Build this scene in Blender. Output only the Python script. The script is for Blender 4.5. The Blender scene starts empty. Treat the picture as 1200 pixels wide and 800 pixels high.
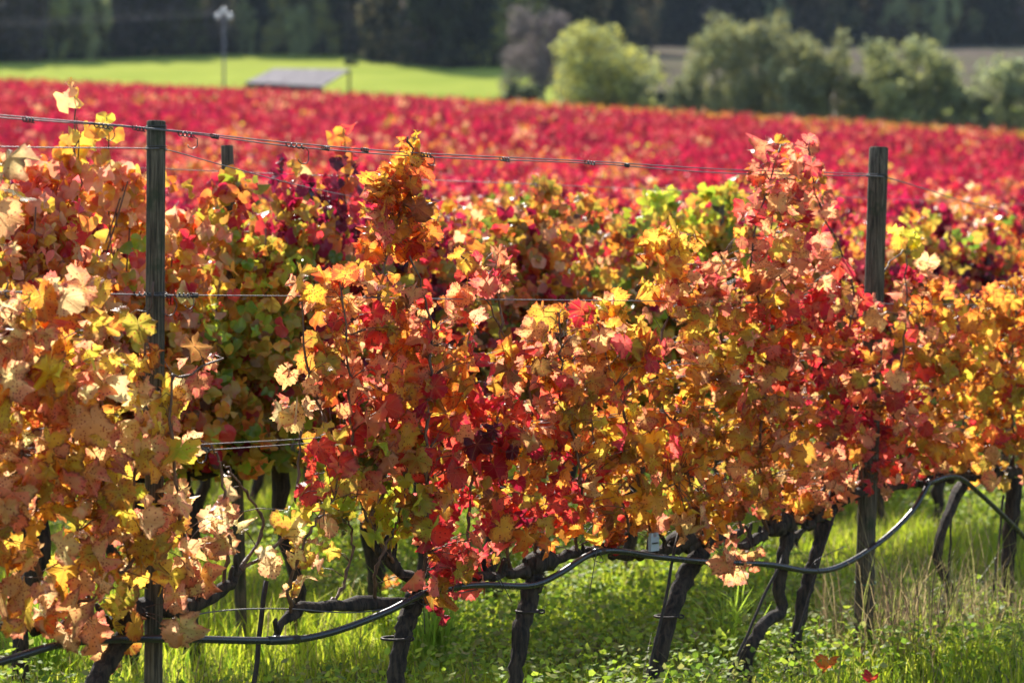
import bpy, math
import numpy as np
from mathutils import Vector, Matrix
R = math.radians
rng = np.random.default_rng(7)
sc = bpy.context.scene
COL = sc.collection

# ------------------------------------------------------------------ camera, world, sun, exposure
CZ = 1.57; FP = 3000.0; PITCH = math.atan(56/FP)
cam = bpy.data.cameras.new('camera'); camo = bpy.data.objects.new('camera', cam); COL.objects.link(camo)
camo.location = (0, 0, CZ); camo.rotation_euler = (math.pi/2-PITCH, 0, 0)
cam.sensor_width = 36; cam.lens = 90; cam.clip_start = .1; cam.clip_end = 3000
cam.dof.use_dof = True; cam.dof.focus_distance = 8.5; cam.dof.aperture_fstop = 3.3
sc.camera = camo
SUN_EL, SUN_AZ = 39, -14            # degrees; azimuth from +Y towards +X (the sun stands beyond the hill, a little to the left)
w = bpy.data.worlds.new('World'); sc.world = w; w.use_nodes = True
nt = w.node_tree; bg = nt.nodes['Background']
sky = nt.nodes.new('ShaderNodeTexSky'); sky.sky_type = 'NISHITA'; sky.sun_disc = False
sky.sun_elevation = R(SUN_EL); sky.sun_rotation = R(SUN_AZ)
nt.links.new(sky.outputs[0], bg.inputs[0]); bg.inputs[1].default_value = .15
SUND = Vector((math.sin(R(SUN_AZ))*math.cos(R(SUN_EL)), math.cos(R(SUN_AZ))*math.cos(R(SUN_EL)), math.sin(R(SUN_EL))))
sl = bpy.data.lights.new('sun', 'SUN'); sl.energy = 5.0; sl.angle = R(.53); sl.color = (1, .95, .86)
so = bpy.data.objects.new('sun', sl); COL.objects.link(so); so.location = (0, 0, 60)
so.rotation_euler = SUND.to_track_quat('Z', 'Y').to_euler()
sc.view_settings.view_transform = 'Standard'; sc.view_settings.look = 'None'
sc.view_settings.exposure = .98; sc.view_settings.gamma = 1
sc.cycles.max_bounces = 10; sc.cycles.diffuse_bounces = 5; sc.cycles.glossy_bounces = 2
sc.cycles.transmission_bounces = 8; sc.cycles.transparent_max_bounces = 4; sc.cycles.volume_bounces = 0

# ------------------------------------------------------------------ the lie of the land and the rows
DU = np.array([.6387, .7695]); NU = np.array([-.7695, .6387]); W0 = 5.702; DW = 2.124
def etop(Y, t):
    return .020 + .0577*(1-np.exp(-np.maximum(Y-13, -6)/55.)) - np.where(t < 0, .037, .050)*t*np.clip((Y-14)/60., 0, 1)
def H(X, Y):
    X = np.asarray(X, float); Y = np.asarray(Y, float)
    Yc = np.maximum(Y, 1.); t = np.clip(X/np.maximum(Yc, 40.), -.35, .35)
    ye = yedge(t)
    a = etop(np.minimum(Yc, ye), t)*np.minimum(Yc, ye) - .18
    a = a + np.maximum(Yc-ye, 0)*np.where(t < .02, .130, .125) * 1.0
    a = a + .30*np.maximum(Yc-(345+70*np.clip((t-.02)/.04, 0, 1)), 0)
    s = .18
    return np.logaddexp(0, (a-.12)/s)*s * np.clip((Y-8)/6., 0, 1)
def yedge(t):
    return 185 - 150*np.clip(t, -.25, .25)
def row_pt(px, py, k=0, off=0.):
    """where the ray through this spot of the photograph meets the upright plane of row k"""
    a = (px-600)/FP; b = (400-py)/FP
    dx, dy, dz = a, math.cos(PITCH)+b*math.sin(PITCH), b*math.cos(PITCH)-math.sin(PITCH)
    wk = W0+DW*k+off
    s = wk/(NU[0]*dx+NU[1]*dy)
    return np.array([s*dx, s*dy, CZ+s*dz])
def uof(p): return p[0]*DU[0]+p[1]*DU[1]
def uw(u, wv): return np.array([u*DU[0]+wv*NU[0], u*DU[1]+wv*NU[1]])
def far_pt(px, py, Y):
    a = (px-600)/FP; b = (400-py)/FP
    dy, dz = math.cos(PITCH)+b*math.sin(PITCH), b*math.cos(PITCH)-math.sin(PITCH)
    return np.array([a/dy*Y, Y, CZ+dz/dy*Y])

# ------------------------------------------------------------------ mesh helpers
def link(o, parent=None):
    COL.objects.link(o)
    if parent is not None: o.parent = parent
    return o
def tag(o, label=None, cat=None, group=None, kind=None):
    if label: o['label'] = label
    if cat: o['category'] = cat
    if group: o['group'] = group
    if kind: o['kind'] = kind
    return o
def empty(name, loc, label, cat, group=None):
    o = bpy.data.objects.new(name, None); o.location = loc; o.empty_display_size = .1
    link(o); return tag(o, label, cat, group)
def np_mesh(name, V, T, mat, attrs=None, smooth=False):
    """V (n,3), T (m,3) or (m,4)"""
    V = np.asarray(V, np.float32); T = np.asarray(T, np.int32)
    me = bpy.data.meshes.new(name); k = T.shape[1]; m = len(T)
    me.vertices.add(len(V)); me.vertices.foreach_set('co', V.ravel())
    me.loops.add(m*k); me.loops.foreach_set('vertex_index', T.ravel())
    me.polygons.add(m); me.polygons.foreach_set('loop_start', np.arange(0, m*k, k, dtype=np.int32))
    try: me.polygons.foreach_set('loop_total', np.full(m, k, np.int32))
    except Exception: pass
    if smooth: me.polygons.foreach_set('use_smooth', np.ones(m, bool))
    for an, (ty, arr) in (attrs or {}).items():
        at = me.attributes.new(an, ty, 'POINT')
        at.data.foreach_set('color' if ty == 'FLOAT_COLOR' else 'vector', np.asarray(arr, np.float32).ravel())
    me.update(calc_edges=True); me.validate()
    me.materials.append(mat)
    return me
def mobj(name, me, parent=None):
    return link(bpy.data.objects.new(name, me), parent)

def tube(pts, rad, n=8, knob=0., seed=0, twist=0.):
    """closed tube with optional lumps; returns V, T(quads)"""
    r_ = np.random.default_rng(seed); P = np.asarray(pts, float); L = len(P)
    rad = np.broadcast_to(np.asarray(rad, float), (L,))
    Tn = np.gradient(P, axis=0); Tn /= np.linalg.norm(Tn, axis=1)[:, None]+1e-9
    ref = np.array([0, 1, 0.]) if abs(Tn[0][1]) < .8 else np.array([1., 0, 0])
    V = []; A = np.cross(ref, Tn[0]); A /= np.linalg.norm(A)
    ph = np.arange(n)*2*math.pi/n
    wk_ = np.cumsum(r_.normal(size=(L, n)), 0)*.35+r_.normal(size=(1, n)); wk_ = wk_-wk_.mean(0)*.3
    lump = 1+knob*np.clip(wk_*.75+.25*r_.normal(size=(L, n)), -2.2, 2.2)
    for i in range(L):
        A = A-Tn[i]*A.dot(Tn[i]); A /= np.linalg.norm(A); B = np.cross(Tn[i], A)
        q = ph+twist*i
        V.append(P[i]+(np.cos(q)[:, None]*A+np.sin(q)[:, None]*B)*(rad[i]*lump[i])[:, None])
    V.append(P[:1]); V.append(P[-1:])
    V = np.concatenate(V); T = []
    for i in range(L-1):
        for j in range(n):
            T.append((i*n+j, i*n+(j+1) % n, (i+1)*n+(j+1) % n, (i+1)*n+j))
    c0, c1 = L*n, L*n+1
    for j in range(0, n):
        T.append((c0, (j+1) % n, j, c0)); T.append((c1, (L-1)*n+j, (L-1)*n+(j+1) % n, c1))
    return V, np.array(T)
def merge(parts):
    Vs, Ts, o = [], [], 0
    for V, T in parts:
        Vs.append(V); Ts.append(np.asarray(T)+o); o += len(V)
    return np.concatenate(Vs), np.concatenate(Ts)
def quad_mesh(name, parts, mat, smooth=True):
    """quads, with degenerate quads written as triangles"""
    V, T = merge(parts)
    me = bpy.data.meshes.new(name)
    me.from_pydata([tuple(v) for v in V], [], [tuple(dict.fromkeys(int(x) for x in t)) for t in T])
    if smooth: me.polygons.foreach_set('use_smooth', np.ones(len(me.polygons), bool))
    me.materials.append(mat); me.update()
    return me
def smooth_path(pts, n, wig=0., seed=0):
    """Catmull-Rom through pts with n samples, optional wiggle"""
    P = np.asarray(pts, float); r_ = np.random.default_rng(seed)
    Q = np.vstack([2*P[0]-P[1], P, 2*P[-1]-P[-2]]); out = []
    m = len(P)-1
    for s in np.linspace(0, m-1e-6, n):
        i = int(s); f = s-i; a, b, c, d = Q[i], Q[i+1], Q[i+2], Q[i+3]
        out.append(.5*((2*b)+(-a+c)*f+(2*a-5*b+4*c-d)*f*f+(-a+3*b-3*c+d)*f**3))
    out = np.array(out)
    if wig:
        nz = r_.normal(size=out.shape)*wig; nz[0] = nz[-1] = 0
        out = out+nz
    return out

# ------------------------------------------------------------------ materials
def newmat(name):
    m = bpy.data.materials.new(name); m.use_nodes = True
    nt = m.node_tree; nt.nodes.clear(); return m, nt
class G:
    def __init__(s, nt): s.nt = nt
    def n(s, t, **kw):
        nd = s.nt.nodes.new('ShaderNode'+t)
        for k, v in kw.items(): setattr(nd, k, v)
        return nd
    def put(s, sock, v):
        if isinstance(v, bpy.types.NodeSocket): s.nt.links.new(v, sock)
        else:
            if hasattr(sock.default_value, '__len__') and not hasattr(v, '__len__'): v = (v,)*len(sock.default_value)
            elif hasattr(v, '__len__') and len(sock.default_value) == 4 and len(v) == 3: v = (*v, 1)
            sock.default_value = v
    def math(s, op, a, b=0, c=0, clamp=False):
        nd = s.n('Math', operation=op, use_clamp=clamp)
        s.put(nd.inputs[0], a); s.put(nd.inputs[1], b); s.put(nd.inputs[2], c); return nd.outputs[0]
    def mix(s, f, a, b, bt='MIX'):
        nd = s.n('Mix', data_type='RGBA', blend_type=bt)
        s.put(nd.inputs[0], f); s.put(nd.inputs[6], a); s.put(nd.inputs[7], b); return nd.outputs[2]
    def ramp(s, v, a, b, x=0., y=1.):
        nd = s.n('MapRange', interpolation_type='SMOOTHSTEP')
        for i, q in enumerate((v, a, b, x, y)): s.put(nd.inputs[i], q)
        return nd.outputs[0]
    def noise(s, vec, scale, detail=3, rough=.55):
        nd = s.n('TexNoise'); s.put(nd.inputs['Vector'], vec); nd.inputs['Scale'].default_value = scale
        nd.inputs['Detail'].default_value = detail; nd.inputs['Roughness'].default_value = rough
        return nd.outputs[0]
    def coord(s, which='Object'): return s.n('TexCoord').outputs[which]
    def mapv(s, vec, scale):
        nd = s.n('Mapping'); s.put(nd.inputs[0], vec); nd.inputs['Scale'].default_value = scale; return nd.outputs[0]
    def bump(s, h, st, dist=.01):
        nd = s.n('Bump'); s.put(nd.inputs['Height'], h); nd.inputs['Strength'].default_value = st
        nd.inputs['Distance'].default_value = dist; return nd.outputs[0]
    def bsdf(s, col, rough, nrm=None, spec=.5, metal=0.):
        p = s.n('BsdfPrincipled'); s.put(p.inputs['Base Color'], col); s.put(p.inputs['Roughness'], rough)
        p.inputs['Metallic'].default_value = metal; s.put(p.inputs['Specular IOR Level'], spec)
        if nrm is not None: s.put(p.inputs['Normal'], nrm)
        return p.outputs[0]
    def out(s, sh):
        o = s.n('OutputMaterial'); s.nt.links.new(sh, o.inputs[0])
    def addmix(s, f, a, b):
        m = s.n('MixShader'); s.put(m.inputs[0], f); s.nt.links.new(a, m.inputs[1]); s.nt.links.new(b, m.inputs[2]); return m.outputs[0]

def leaf_material(name, detail=True, trans=.77, rough=.31, spec=.5, vary=0.):
    m, nt = newmat(name); g = G(nt)
    ca = g.n('Attribute', attribute_name='ca'); cb = g.n('Attribute', attribute_name='cb')
    P = g.n('NewGeometry').outputs['Position']
    if detail:
        lp = g.n('Attribute', attribute_name='lp'); sep = g.n('SeparateXYZ'); g.put(sep.inputs[0], lp.outputs['Vector'])
        x, y, rim = sep.outputs
        n1 = g.noise(P, 32, 3)
        mv = g.math('ADD', rim, g.math('MULTIPLY', g.math('SUBTRACT', n1, .5), 1.5))
        th = cb.outputs['Alpha']
        f = g.ramp(mv, g.math('SUBTRACT', th, .22), g.math('ADD', th, .22))
        r = g.math('SQRT', g.math('ADD', g.math('MULTIPLY', x, x), g.math('MULTIPLY', y, y)))
        ang = g.math('ARCTAN2', x, y)
        pp = g.math('PINGPONG', g.math('ADD', ang, 20*math.pi/180*0), R(27.5))
        dv = g.math('MULTIPLY', r, pp)
        # secondary veins, bent off the main ones
        sec = g.math('PINGPONG', g.math('SUBTRACT', g.math('MULTIPLY', r, 1.0), g.math('MULTIPLY', pp, .55)), .075)
        vein = g.ramp(dv, .012, .035, 1, 0)
        v2 = g.ramp(sec, .004, .016, .45, 0)
        vn = g.math('MAXIMUM', vein, v2)
        near = g.ramp(dv, .02, .12, 1, 0)
        f = g.math('MULTIPLY', f, g.math('SUBTRACT', 1, g.math('MULTIPLY', near, .55)))
        col = g.mix(f, ca.outputs['Color'], cb.outputs['Color'])
        n3 = g.noise(P, 9, 2)
        col = g.mix(g.ramp(n3, .35, .7, 0, .35), col, (.62, .42, .10), 'MULTIPLY')
        vor = g.n('TexVoronoi'); g.put(vor.inputs['Vector'], P); vor.inputs['Scale'].default_value = 120
        vr = g.n('SeparateColor'); g.put(vr.inputs[0], vor.outputs['Color'])
        sp = g.math('MULTIPLY', g.ramp(vor.outputs['Distance'], .22, .42, 1, 0),
                    g.math('LESS_THAN', vr.outputs[0], g.math('MULTIPLY', ca.outputs['Alpha'], .85)))
        col = g.mix(g.math('MULTIPLY', sp, .85), col, (.28, .012, .018))
        edge = g.math('MULTIPLY', g.ramp(rim, .74, .97), g.ramp(g.noise(P, 14, 2), .48, .6))
        col = g.mix(g.math('MULTIPLY', edge, .9), col, (.22, .075, .03))
        vcol = g.mix(.6, col, (.75, .42, .16))
        col = g.mix(g.math('MULTIPLY', vn, .28), col, vcol)
        h = g.math('ADD', g.math('MULTIPLY', vn, -.6), g.noise(P, 120, 2))
        nrm = g.bump(h, .55, .004)
    else:
        n1 = g.noise(P, 14, 2)
        col = g.mix(g.ramp(n1, .4, .65), ca.outputs['Color'], cb.outputs['Color'])
        nrm = g.bump(g.noise(P, 40, 1), .5, .01)
    if vary:
        rnd = g.n('ObjectInfo').outputs['Random']
        hs = g.n('HueSaturation'); g.put(hs.inputs['Color'], col)
        g.put(hs.inputs['Hue'], g.math('ADD', .5-vary*.5, g.math('MULTIPLY', rnd, vary)))
        g.put(hs.inputs['Value'], g.math('ADD', .85, g.math('MULTIPLY', rnd, .3))); col = hs.outputs[0]
    a = g.bsdf(g.mix(.05, col, (.45, .35, .30)), rough, nrm, spec)
    tr = g.n('BsdfTranslucent'); g.put(tr.inputs[0], col); g.put(tr.inputs[1], nrm)
    g.out(g.addmix(trans, a, tr.outputs[0])); return m
M_LEAF = leaf_material('vine_leaf', True)
M_LEAF2 = leaf_material('vine_leaf_plain', False, trans=.60, vary=.012)
M_LEAF3 = leaf_material('vine_leaf_far', False, trans=.58, rough=.6, spec=.12)
M_TREE = leaf_material('tree_leaf', False, trans=.5, rough=.9, spec=.05, vary=.02)
M_GRASS = leaf_material('grass_blade', False, trans=.6, rough=.42, spec=.35)

def bark(name, c1, c2, sc_=(60, 60, 12), bs=.9, rough=.85, moss=None):
    m, nt = newmat(name); g = G(nt); P = g.coord()
    n1 = g.noise(g.mapv(P, sc_), 1, 5, .65); n2 = g.noise(P, 9, 3)
    c = g.mix(g.ramp(n1, .35, .65), c1, c2)
    c = g.mix(g.ramp(n2, .5, .75, 0, .5), c, tuple(x*.5 for x in c1))
    if moss: c = g.mix(g.ramp(g.noise(P, 14, 4), .52, .68, 0, .7), c, moss)
    g.out(g.bsdf(c, rough, g.bump(n1, bs, .012), .3)); return m
M_BARK = bark('vine_bark', (.014, .010, .008), (.066, .044, .030), (70, 70, 10))
M_CANE = bark('cane_bark', (.07, .032, .02), (.20, .10, .055), (90, 90, 20), .4, .55)
M_POST = bark('weathered_post', (.040, .031, .021), (.17, .13, .085), (150, 150, 6), 1., .95, (.035, .045, .02))
M_TRUNK = bark('tree_bark', (.05, .045, .04), (.14, .12, .10), (4, 4, 1), .8)
def plain(name, c, rough=.5, metal=0, spec=.5, nscale=20, var=.3):
    m, nt = newmat(name); g = G(nt); P = g.coord()
    n1 = g.noise(P, nscale, 4)
    cc = g.mix(g.math('MULTIPLY', n1, var*2), c, tuple(x*.45 for x in c))
    g.out(g.bsdf(cc, g.ramp(n1, .3, .7, rough*.8, min(1, rough*1.25)), g.bump(n1, .15, .002), spec, metal)); return m
M_WIRE = plain('galvanised_wire', (.22, .20, .20), .55, .8, .5, 60)
M_OLDWIRE = plain('rusty_wire_tie', (.09, .08, .075), .5, .6, .5, 60)
M_HOSE = plain('black_polyethylene', (.020, .021, .023), .30, 0, .55, 25, .3)
M_TAG = plain('grey_plastic', (.42, .45, .48), .5, 0, .5, 40)
M_TWINE = plain('green_twine', (.02, .20, .14), .6, 0, .3, 40)
M_STAKE = plain('dark_iron_rod', (.05, .035, .028), .7, .3, .4, 60)
M_ROOF = plain('grey_board', (.20, .17, .18), .85, 0, .05, 3, .35)
M_BOARD = plain('brown_board', (.13, .10, .08), .85, 0, .3, 3, .35)
M_CERAM = plain('white_ceramic', (.8, .8, .78), .3, 0, .5, 5, .1)
M_CONC = plain('grey_pole', (.20, .19, .20), .8, 0, .3, 4, .2)

# ground sheets
def ground_mat(name, cols, scales, bumpd=.06):
    m, nt = newmat(name); g = G(nt); P = g.n('NewGeometry').outputs['Position']
    n1 = g.noise(P, scales[0], 5, .6); n2 = g.noise(P, scales[1], 4, .6); n3 = g.noise(P, scales[2], 3)
    c = g.mix(g.ramp(n1, .38, .62), cols[0], cols[1]); c = g.mix(g.ramp(n2, .45, .7), c, cols[2])
    c = g.mix(g.ramp(n3, .3, .75, 0, .35), c, cols[3])
    g.out(g.bsdf(c, .9, g.bump(n1, .8, bumpd), 0.)); return m
M_GROUND = ground_mat('weedy_soil', ((.055, .075, .02), (.10, .15, .03), (.09, .065, .04), (.16, .13, .07)), (2.2, .7, 14))
M_MEADOW = ground_mat('meadow_grass', ((.25, .29, .05), (.31, .34, .06), (.21, .26, .04), (.29, .31, .07)), (.25, .045, 2.5), .15)
M_FIELD = ground_mat('stubble_field', ((.10, .075, .065), (.13, .11, .075), (.085, .095, .04), (.15, .115, .105)), (.22, .06, 1.6), .3)

# ------------------------------------------------------------------ ground
def sheet(name, xs, ys, fn, mat, keep=None, label=None, cat=None):
    X, Y = np.meshgrid(xs, ys); Z = fn(X, Y)
    nx = len(xs); i, j = np.meshgrid(np.arange(nx-1), np.arange(len(ys)-1))
    a = (j*nx+i).ravel(); T = np.stack([a, a+1, a+nx+1, a+nx], 1)
    if keep is not None:
        cx = X.ravel()[T].mean(1); cy = Y.ravel()[T].mean(1); T = T[keep(cx, cy)]
    V = np.stack([X.ravel(), Y.ravel(), Z.ravel()], 1)
    o = mobj(name, np_mesh(name, V, T, mat, smooth=True)); o['kind'] = 'structure'; return o
xs = np.unique(np.concatenate([np.linspace(-30, 30, 121), np.linspace(-150, 150, 121), np.linspace(-900, 900, 61)]))
ys = np.unique(np.concatenate([np.linspace(-60, 0, 13), np.linspace(0, 60, 121), np.linspace(60, 480, 169), np.linspace(480, 1500, 35)]))
def GH(X, Y): return H(X, Y) + np.where(Y < 30, .02*np.sin(X*2.1+Y*1.3)*np.sin(Y*1.7), 0)
sheet('ground', xs, ys, GH, M_GROUND)
def over(d): return lambda X, Y: GH(X, Y)+d
def yw(X): return 300 + .10*X                     # the foot of the wood
sheet('meadow', xs, ys, over(.06), M_MEADOW,
      lambda x, y: (y > yedge(x/y)+3) & (y < 324) & (x/y < .018) & (x > -140))
sheet('ploughed_field', xs, ys, over(.06), M_FIELD,
      lambda x, y: (y > yedge(x/y)+28) & (y < 400) & (x/y > .03) & (x < 150))
sheet('grass_verge', xs, ys, over(.16), M_MEADOW,
      lambda x, y: (y > 200-.02*x) & (y < 214) & (x/y > .17) & (x < 150))

# ------------------------------------------------------------------ leaf templates
def leaf_template(nout, rings, seed, curl=1.):
    r_ = np.random.default_rng(seed)
    cd = np.array([0, 12, 27, 40, 54, 68, 82, 96, 110, 130, 150, 166, 180.])
    cr = np.array([.98, .93, .84, .88, .94, .86, .78, .80, .82, .76, .66, .48, .16])
    cr = cr*(1+r_.normal(size=13)*.075)
    th = np.linspace(-180, 180, nout, endpoint=False)+180./nout
    r = np.interp(np.abs(th), cd, cr)
    if nout >= 30: r = r*(1+.075*np.where(np.arange(nout) % 2, 1, -1)*r_.uniform(.3, 1.3, nout)+.03*r_.normal(size=nout))
    tr = np.radians(th); V = [[0, 0, 0]]; L = [[0, 0, 0]]
    a1, a2, a3 = r_.normal(size=3)*.24*curl; p1, p2, p3 = r_.uniform(0, 6.3, 3); cup = r_.uniform(-.15, .55)*curl; fold = r_.uniform(.05, .85)*curl
    for q in rings:
        x = np.sin(tr)*r*q; y = np.cos(tr)*r*q; rr = np.hypot(x, y)
        z = -cup*rr**2 + fold*np.abs(x)*.5 + rr*(a1*np.sin(2*tr+p1)+a2*np.sin(3*tr+p2)) + rr**2*a3*1.3*np.sin(5*tr+p3)
        if curl > 1.2: x = x*(1-.35*np.abs(x)); z = z+.35*y**2*np.sign(y)
        for i in range(nout): V.append([x[i], y[i], z[i]]); L.append([x[i], y[i], q])
    T = []
    for i in range(nout):
        j = (i+1) % nout
        if not (i == nout-1): T.append((0, 1+i, 1+j))
        for k in range(len(rings)-1):
            o = 1+k*nout
            if i == nout-1: continue
            T.append((o+i, o+nout+i, o+nout+j)); T.append((o+i, o+nout+j, o+j))
    return np.array(V), np.array(T), np.array(L)
HI = [leaf_template(44, [.55, 1.], s, c) for s, c in ((1, 1), (2, 1), (3, 1), (4, 1), (5, 1.2), (6, .7), (7, 1.6), (8, 1), (9, 1.5), (10, 1), (41, 1.3), (42, 1), (43, .8), (44, 1.6), (45, 1.2), (46, 1))]
MID = [leaf_template(17, [1.], 20+s, 1.2) for s in range(7)]
LO = []
for s in range(3):
    V = np.array([[0, -.25, 0], [.75, .1, .12*s], [.4, .85, -.1], [-.4, .8, -.15], [-.75, .05, .1]]); LO.append((V, np.array([[0, 1, 2], [0, 2, 3], [0, 3, 4]]), V.copy()))
SL = np.array([SUND.x, SUND.y, SUND.z])
def leaf_frames(n, r_, droop=.65, face=.9):
    t = r_.normal(size=(n, 3))*droop; t[:, 2] -= 1.; t /= np.linalg.norm(t, axis=1)[:, None]
    m = r_.normal(size=(n, 3)); m += face*SL
    m -= t*(m*t).sum(1)[:, None]; m /= np.linalg.norm(m, axis=1)[:, None]+1e-9
    b = np.cross(t, m); return b, t, m           # columns: x, y (towards the tip), z
def leaf_cloud(temps, P, S, frames, ca, cb):
    """one mesh's arrays for leaves at P of size S"""
    Vs, Ts, Ls, As, Bs = [], [], [], [], []; o = 0
    which = np.arange(len(P)) % len(temps)
    for k, (V, T, L) in enumerate(temps):
        I = np.where(which == k)[0]
        if not len(I): continue
        M = np.stack([f[I] for f in frames], 2)              # n,3,3
        W = np.einsum('nij,vj->nvi', M, V)*S[I][:, None, None]+P[I][:, None, :]
        n, v = len(I), len(V)
        Vs.append(W.reshape(-1, 3)); Ts.append((T[None]+(np.arange(n)*v)[:, None, None]+o).reshape(-1, 3)); o += n*v
        Ls.append(np.tile(L, (n, 1))); As.append(np.repeat(ca[I], v, 0)); Bs.append(np.repeat(cb[I], v, 0))
    return np.concatenate(Vs), np.concatenate(Ts), np.concatenate(Ls), np.concatenate(As), np.concatenate(Bs)
def cloud_mesh(name, arr, mat):
    V, T, L, A, B = arr
    return np_mesh(name, V, T, mat, {'ca': ('FLOAT_COLOR', A), 'cb': ('FLOAT_COLOR', B), 'lp': ('FLOAT_VECTOR', L)}, smooth=True)

# inner colour, margin colour, spots
PAL = {
 'cream':  ((.90, .66, .30), (.86, .42, .22), .55),
 'peach':  ((.86, .50, .20), (.84, .30, .19), .75),
 'salmon': ((.84, .36, .18), (.82, .18, .14), .45),
 'yellow': ((.82, .62, .07), (.80, .42, .07), .35),
 'gold':   ((.80, .50, .06), (.74, .24, .04), .35),
 'orange': ((.82, .34, .05), (.74, .13, .04), .40),
 'red':    ((.72, .085, .05), (.62, .025, .05), .25),
 'pinkred':((.78, .14, .12), (.72, .05, .09), .40),
 'crimson':((.45, .012, .05), (.34, .01, .04), .1),
 'plum':   ((.13, .012, .03), (.10, .01, .03), 0),
 'lime':   ((.42, .52, .04), (.60, .50, .05), .15),
 'green':  ((.16, .26, .03), (.30, .34, .04), .25),
 'olive':  ((.46, .38, .05), (.55, .26, .05), .6),
 'brown':  ((.34, .16, .05), (.18, .08, .03), .3),
 'hotpink':((.74, .028, .075), (.56, .013, .06), 0.1),
 'wine':   ((.22, .008, .04), (.16, .006, .03), 0),
}
def colours(names, probs, n, r_, jit=.13):
    p = np.array(probs, float); p /= p.sum(); w_ = r_.choice(len(names), n, p=p)
    A = np.array([(*PAL[k][0], PAL[k][2]) for k in names])[w_]; B = np.array([(*PAL[k][1], .75) for k in names])[w_]
    v = 1+r_.normal(size=(n, 1))*jit
    A[:, :3] = np.clip(A[:, :3]*v*(1+r_.normal(size=(n, 3))*jit*.5), .004, .93)
    B[:, :3] = np.clip(B[:, :3]*v*(1+r_.normal(size=(n, 3))*jit*.5), .004, .93)
    A[:, 3] = np.clip(A[:, 3]+r_.normal(size=n)*.25, 0, 1); B[:, 3] = np.clip(r_.normal(.72, .28, size=n), .05, 1.3)
    return A, B

# ------------------------------------------------------------------ FRONT ROW (row 0): seven vines and their shoots
# trunk: spots of the photograph from the ground up to the head of the vine
FV = [
 dict(px=-95, trunk=[(-110, 960), (-105, 860), (-95, 745)], r=.034, arm=[(-230, 760), (-95, 742), (-20, 735), (45, 738)],
      label='grapevine at the left edge of the photo, ahead of the dark left post'),
 dict(px=150, trunk=[(88, 930), (100, 840), (128, 775), (152, 735), (158, 715)], r=.036,
      arm=[(60, 735), (110, 742), (158, 712), (215, 712), (262, 690), (282, 668)],
      label='peach and cream spotted grapevine hanging over the left post and low over the hose'),
 dict(px=490, trunk=[(446, 930), (462, 800), (474, 740), (490, 700)], r=.036,
      arm=[(322, 752), (336, 722), (380, 710), (440, 708), (492, 698), (462, 662), (440, 640), (430, 612)],
      label='red and olive grapevine with the tallest thin shoot reaching over the top wire'),
 dict(px=622, trunk=[(588, 900), (602, 800), (612, 730), (628, 676)], r=.032, arm=[(545, 680), (600, 672), (630, 664), (675, 650), (712, 640)],
      label='crimson-leaved grapevine on the straight trunk with a clip, in the middle of the front row'),
 dict(px=815, trunk=[(740, 900), (768, 790), (785, 720), (806, 672), (822, 645)], r=.038, arm=[(716, 652), (770, 648), (822, 636), (870, 622)],
      label='golden yellow grapevine with a grey plastic tag at the head of its leaning trunk'),
 dict(px=930, trunk=[(870, 830), (876, 770), (892, 735), (915, 715), (912, 690), (917, 655), (925, 625)], r=.030,
      arm=[(868, 640), (900, 625), (928, 612), (955, 600)],
      label='tall salmon pink grapevine on the zigzag trunk left of the bare leaning trunk'),
 dict(px=962, trunk=[(925, 830), (931, 765), (942, 700), (955, 650), (968, 612)], r=.030, arm=[(930, 630), (968, 600), (1010, 575), (1060, 568)],
      label='red and salmon grapevine on the slanting trunk just left of the right post'),
 dict(px=1125, trunk=[(1102, 830), (1098, 770), (1103, 720), (1112, 690), (1098, 650), (1110, 605), (1128, 568)], r=.030, arm=[(1052, 570), (1095, 562), (1128, 556), (1160, 560)],
      label='orange and olive grapevine on the crooked trunk right of the right post'),
 dict(px=1188, trunk=[(1172, 820), (1176, 740), (1182, 660), (1190, 560)], r=.036, arm=[(1150, 562), (1190, 552), (1240, 548)],
      label='yellow and orange grapevine on the straight trunk at the right edge'),
 dict(px=1290, trunk=[(1280, 790), (1284, 700), (1292, 540)], r=.034, arm=[(1240, 548), (1292, 540), (1350, 535)],
      label='orange grapevine beyond the right edge of the photo'),
]
FU = []
for v in FV:
    p = row_pt(*v['trunk'][-1]); v['u'] = uof(p); FU.append(v['u'])
    v['leaves'] = []; v['canes'] = []
FU = np.array(FU)
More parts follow.
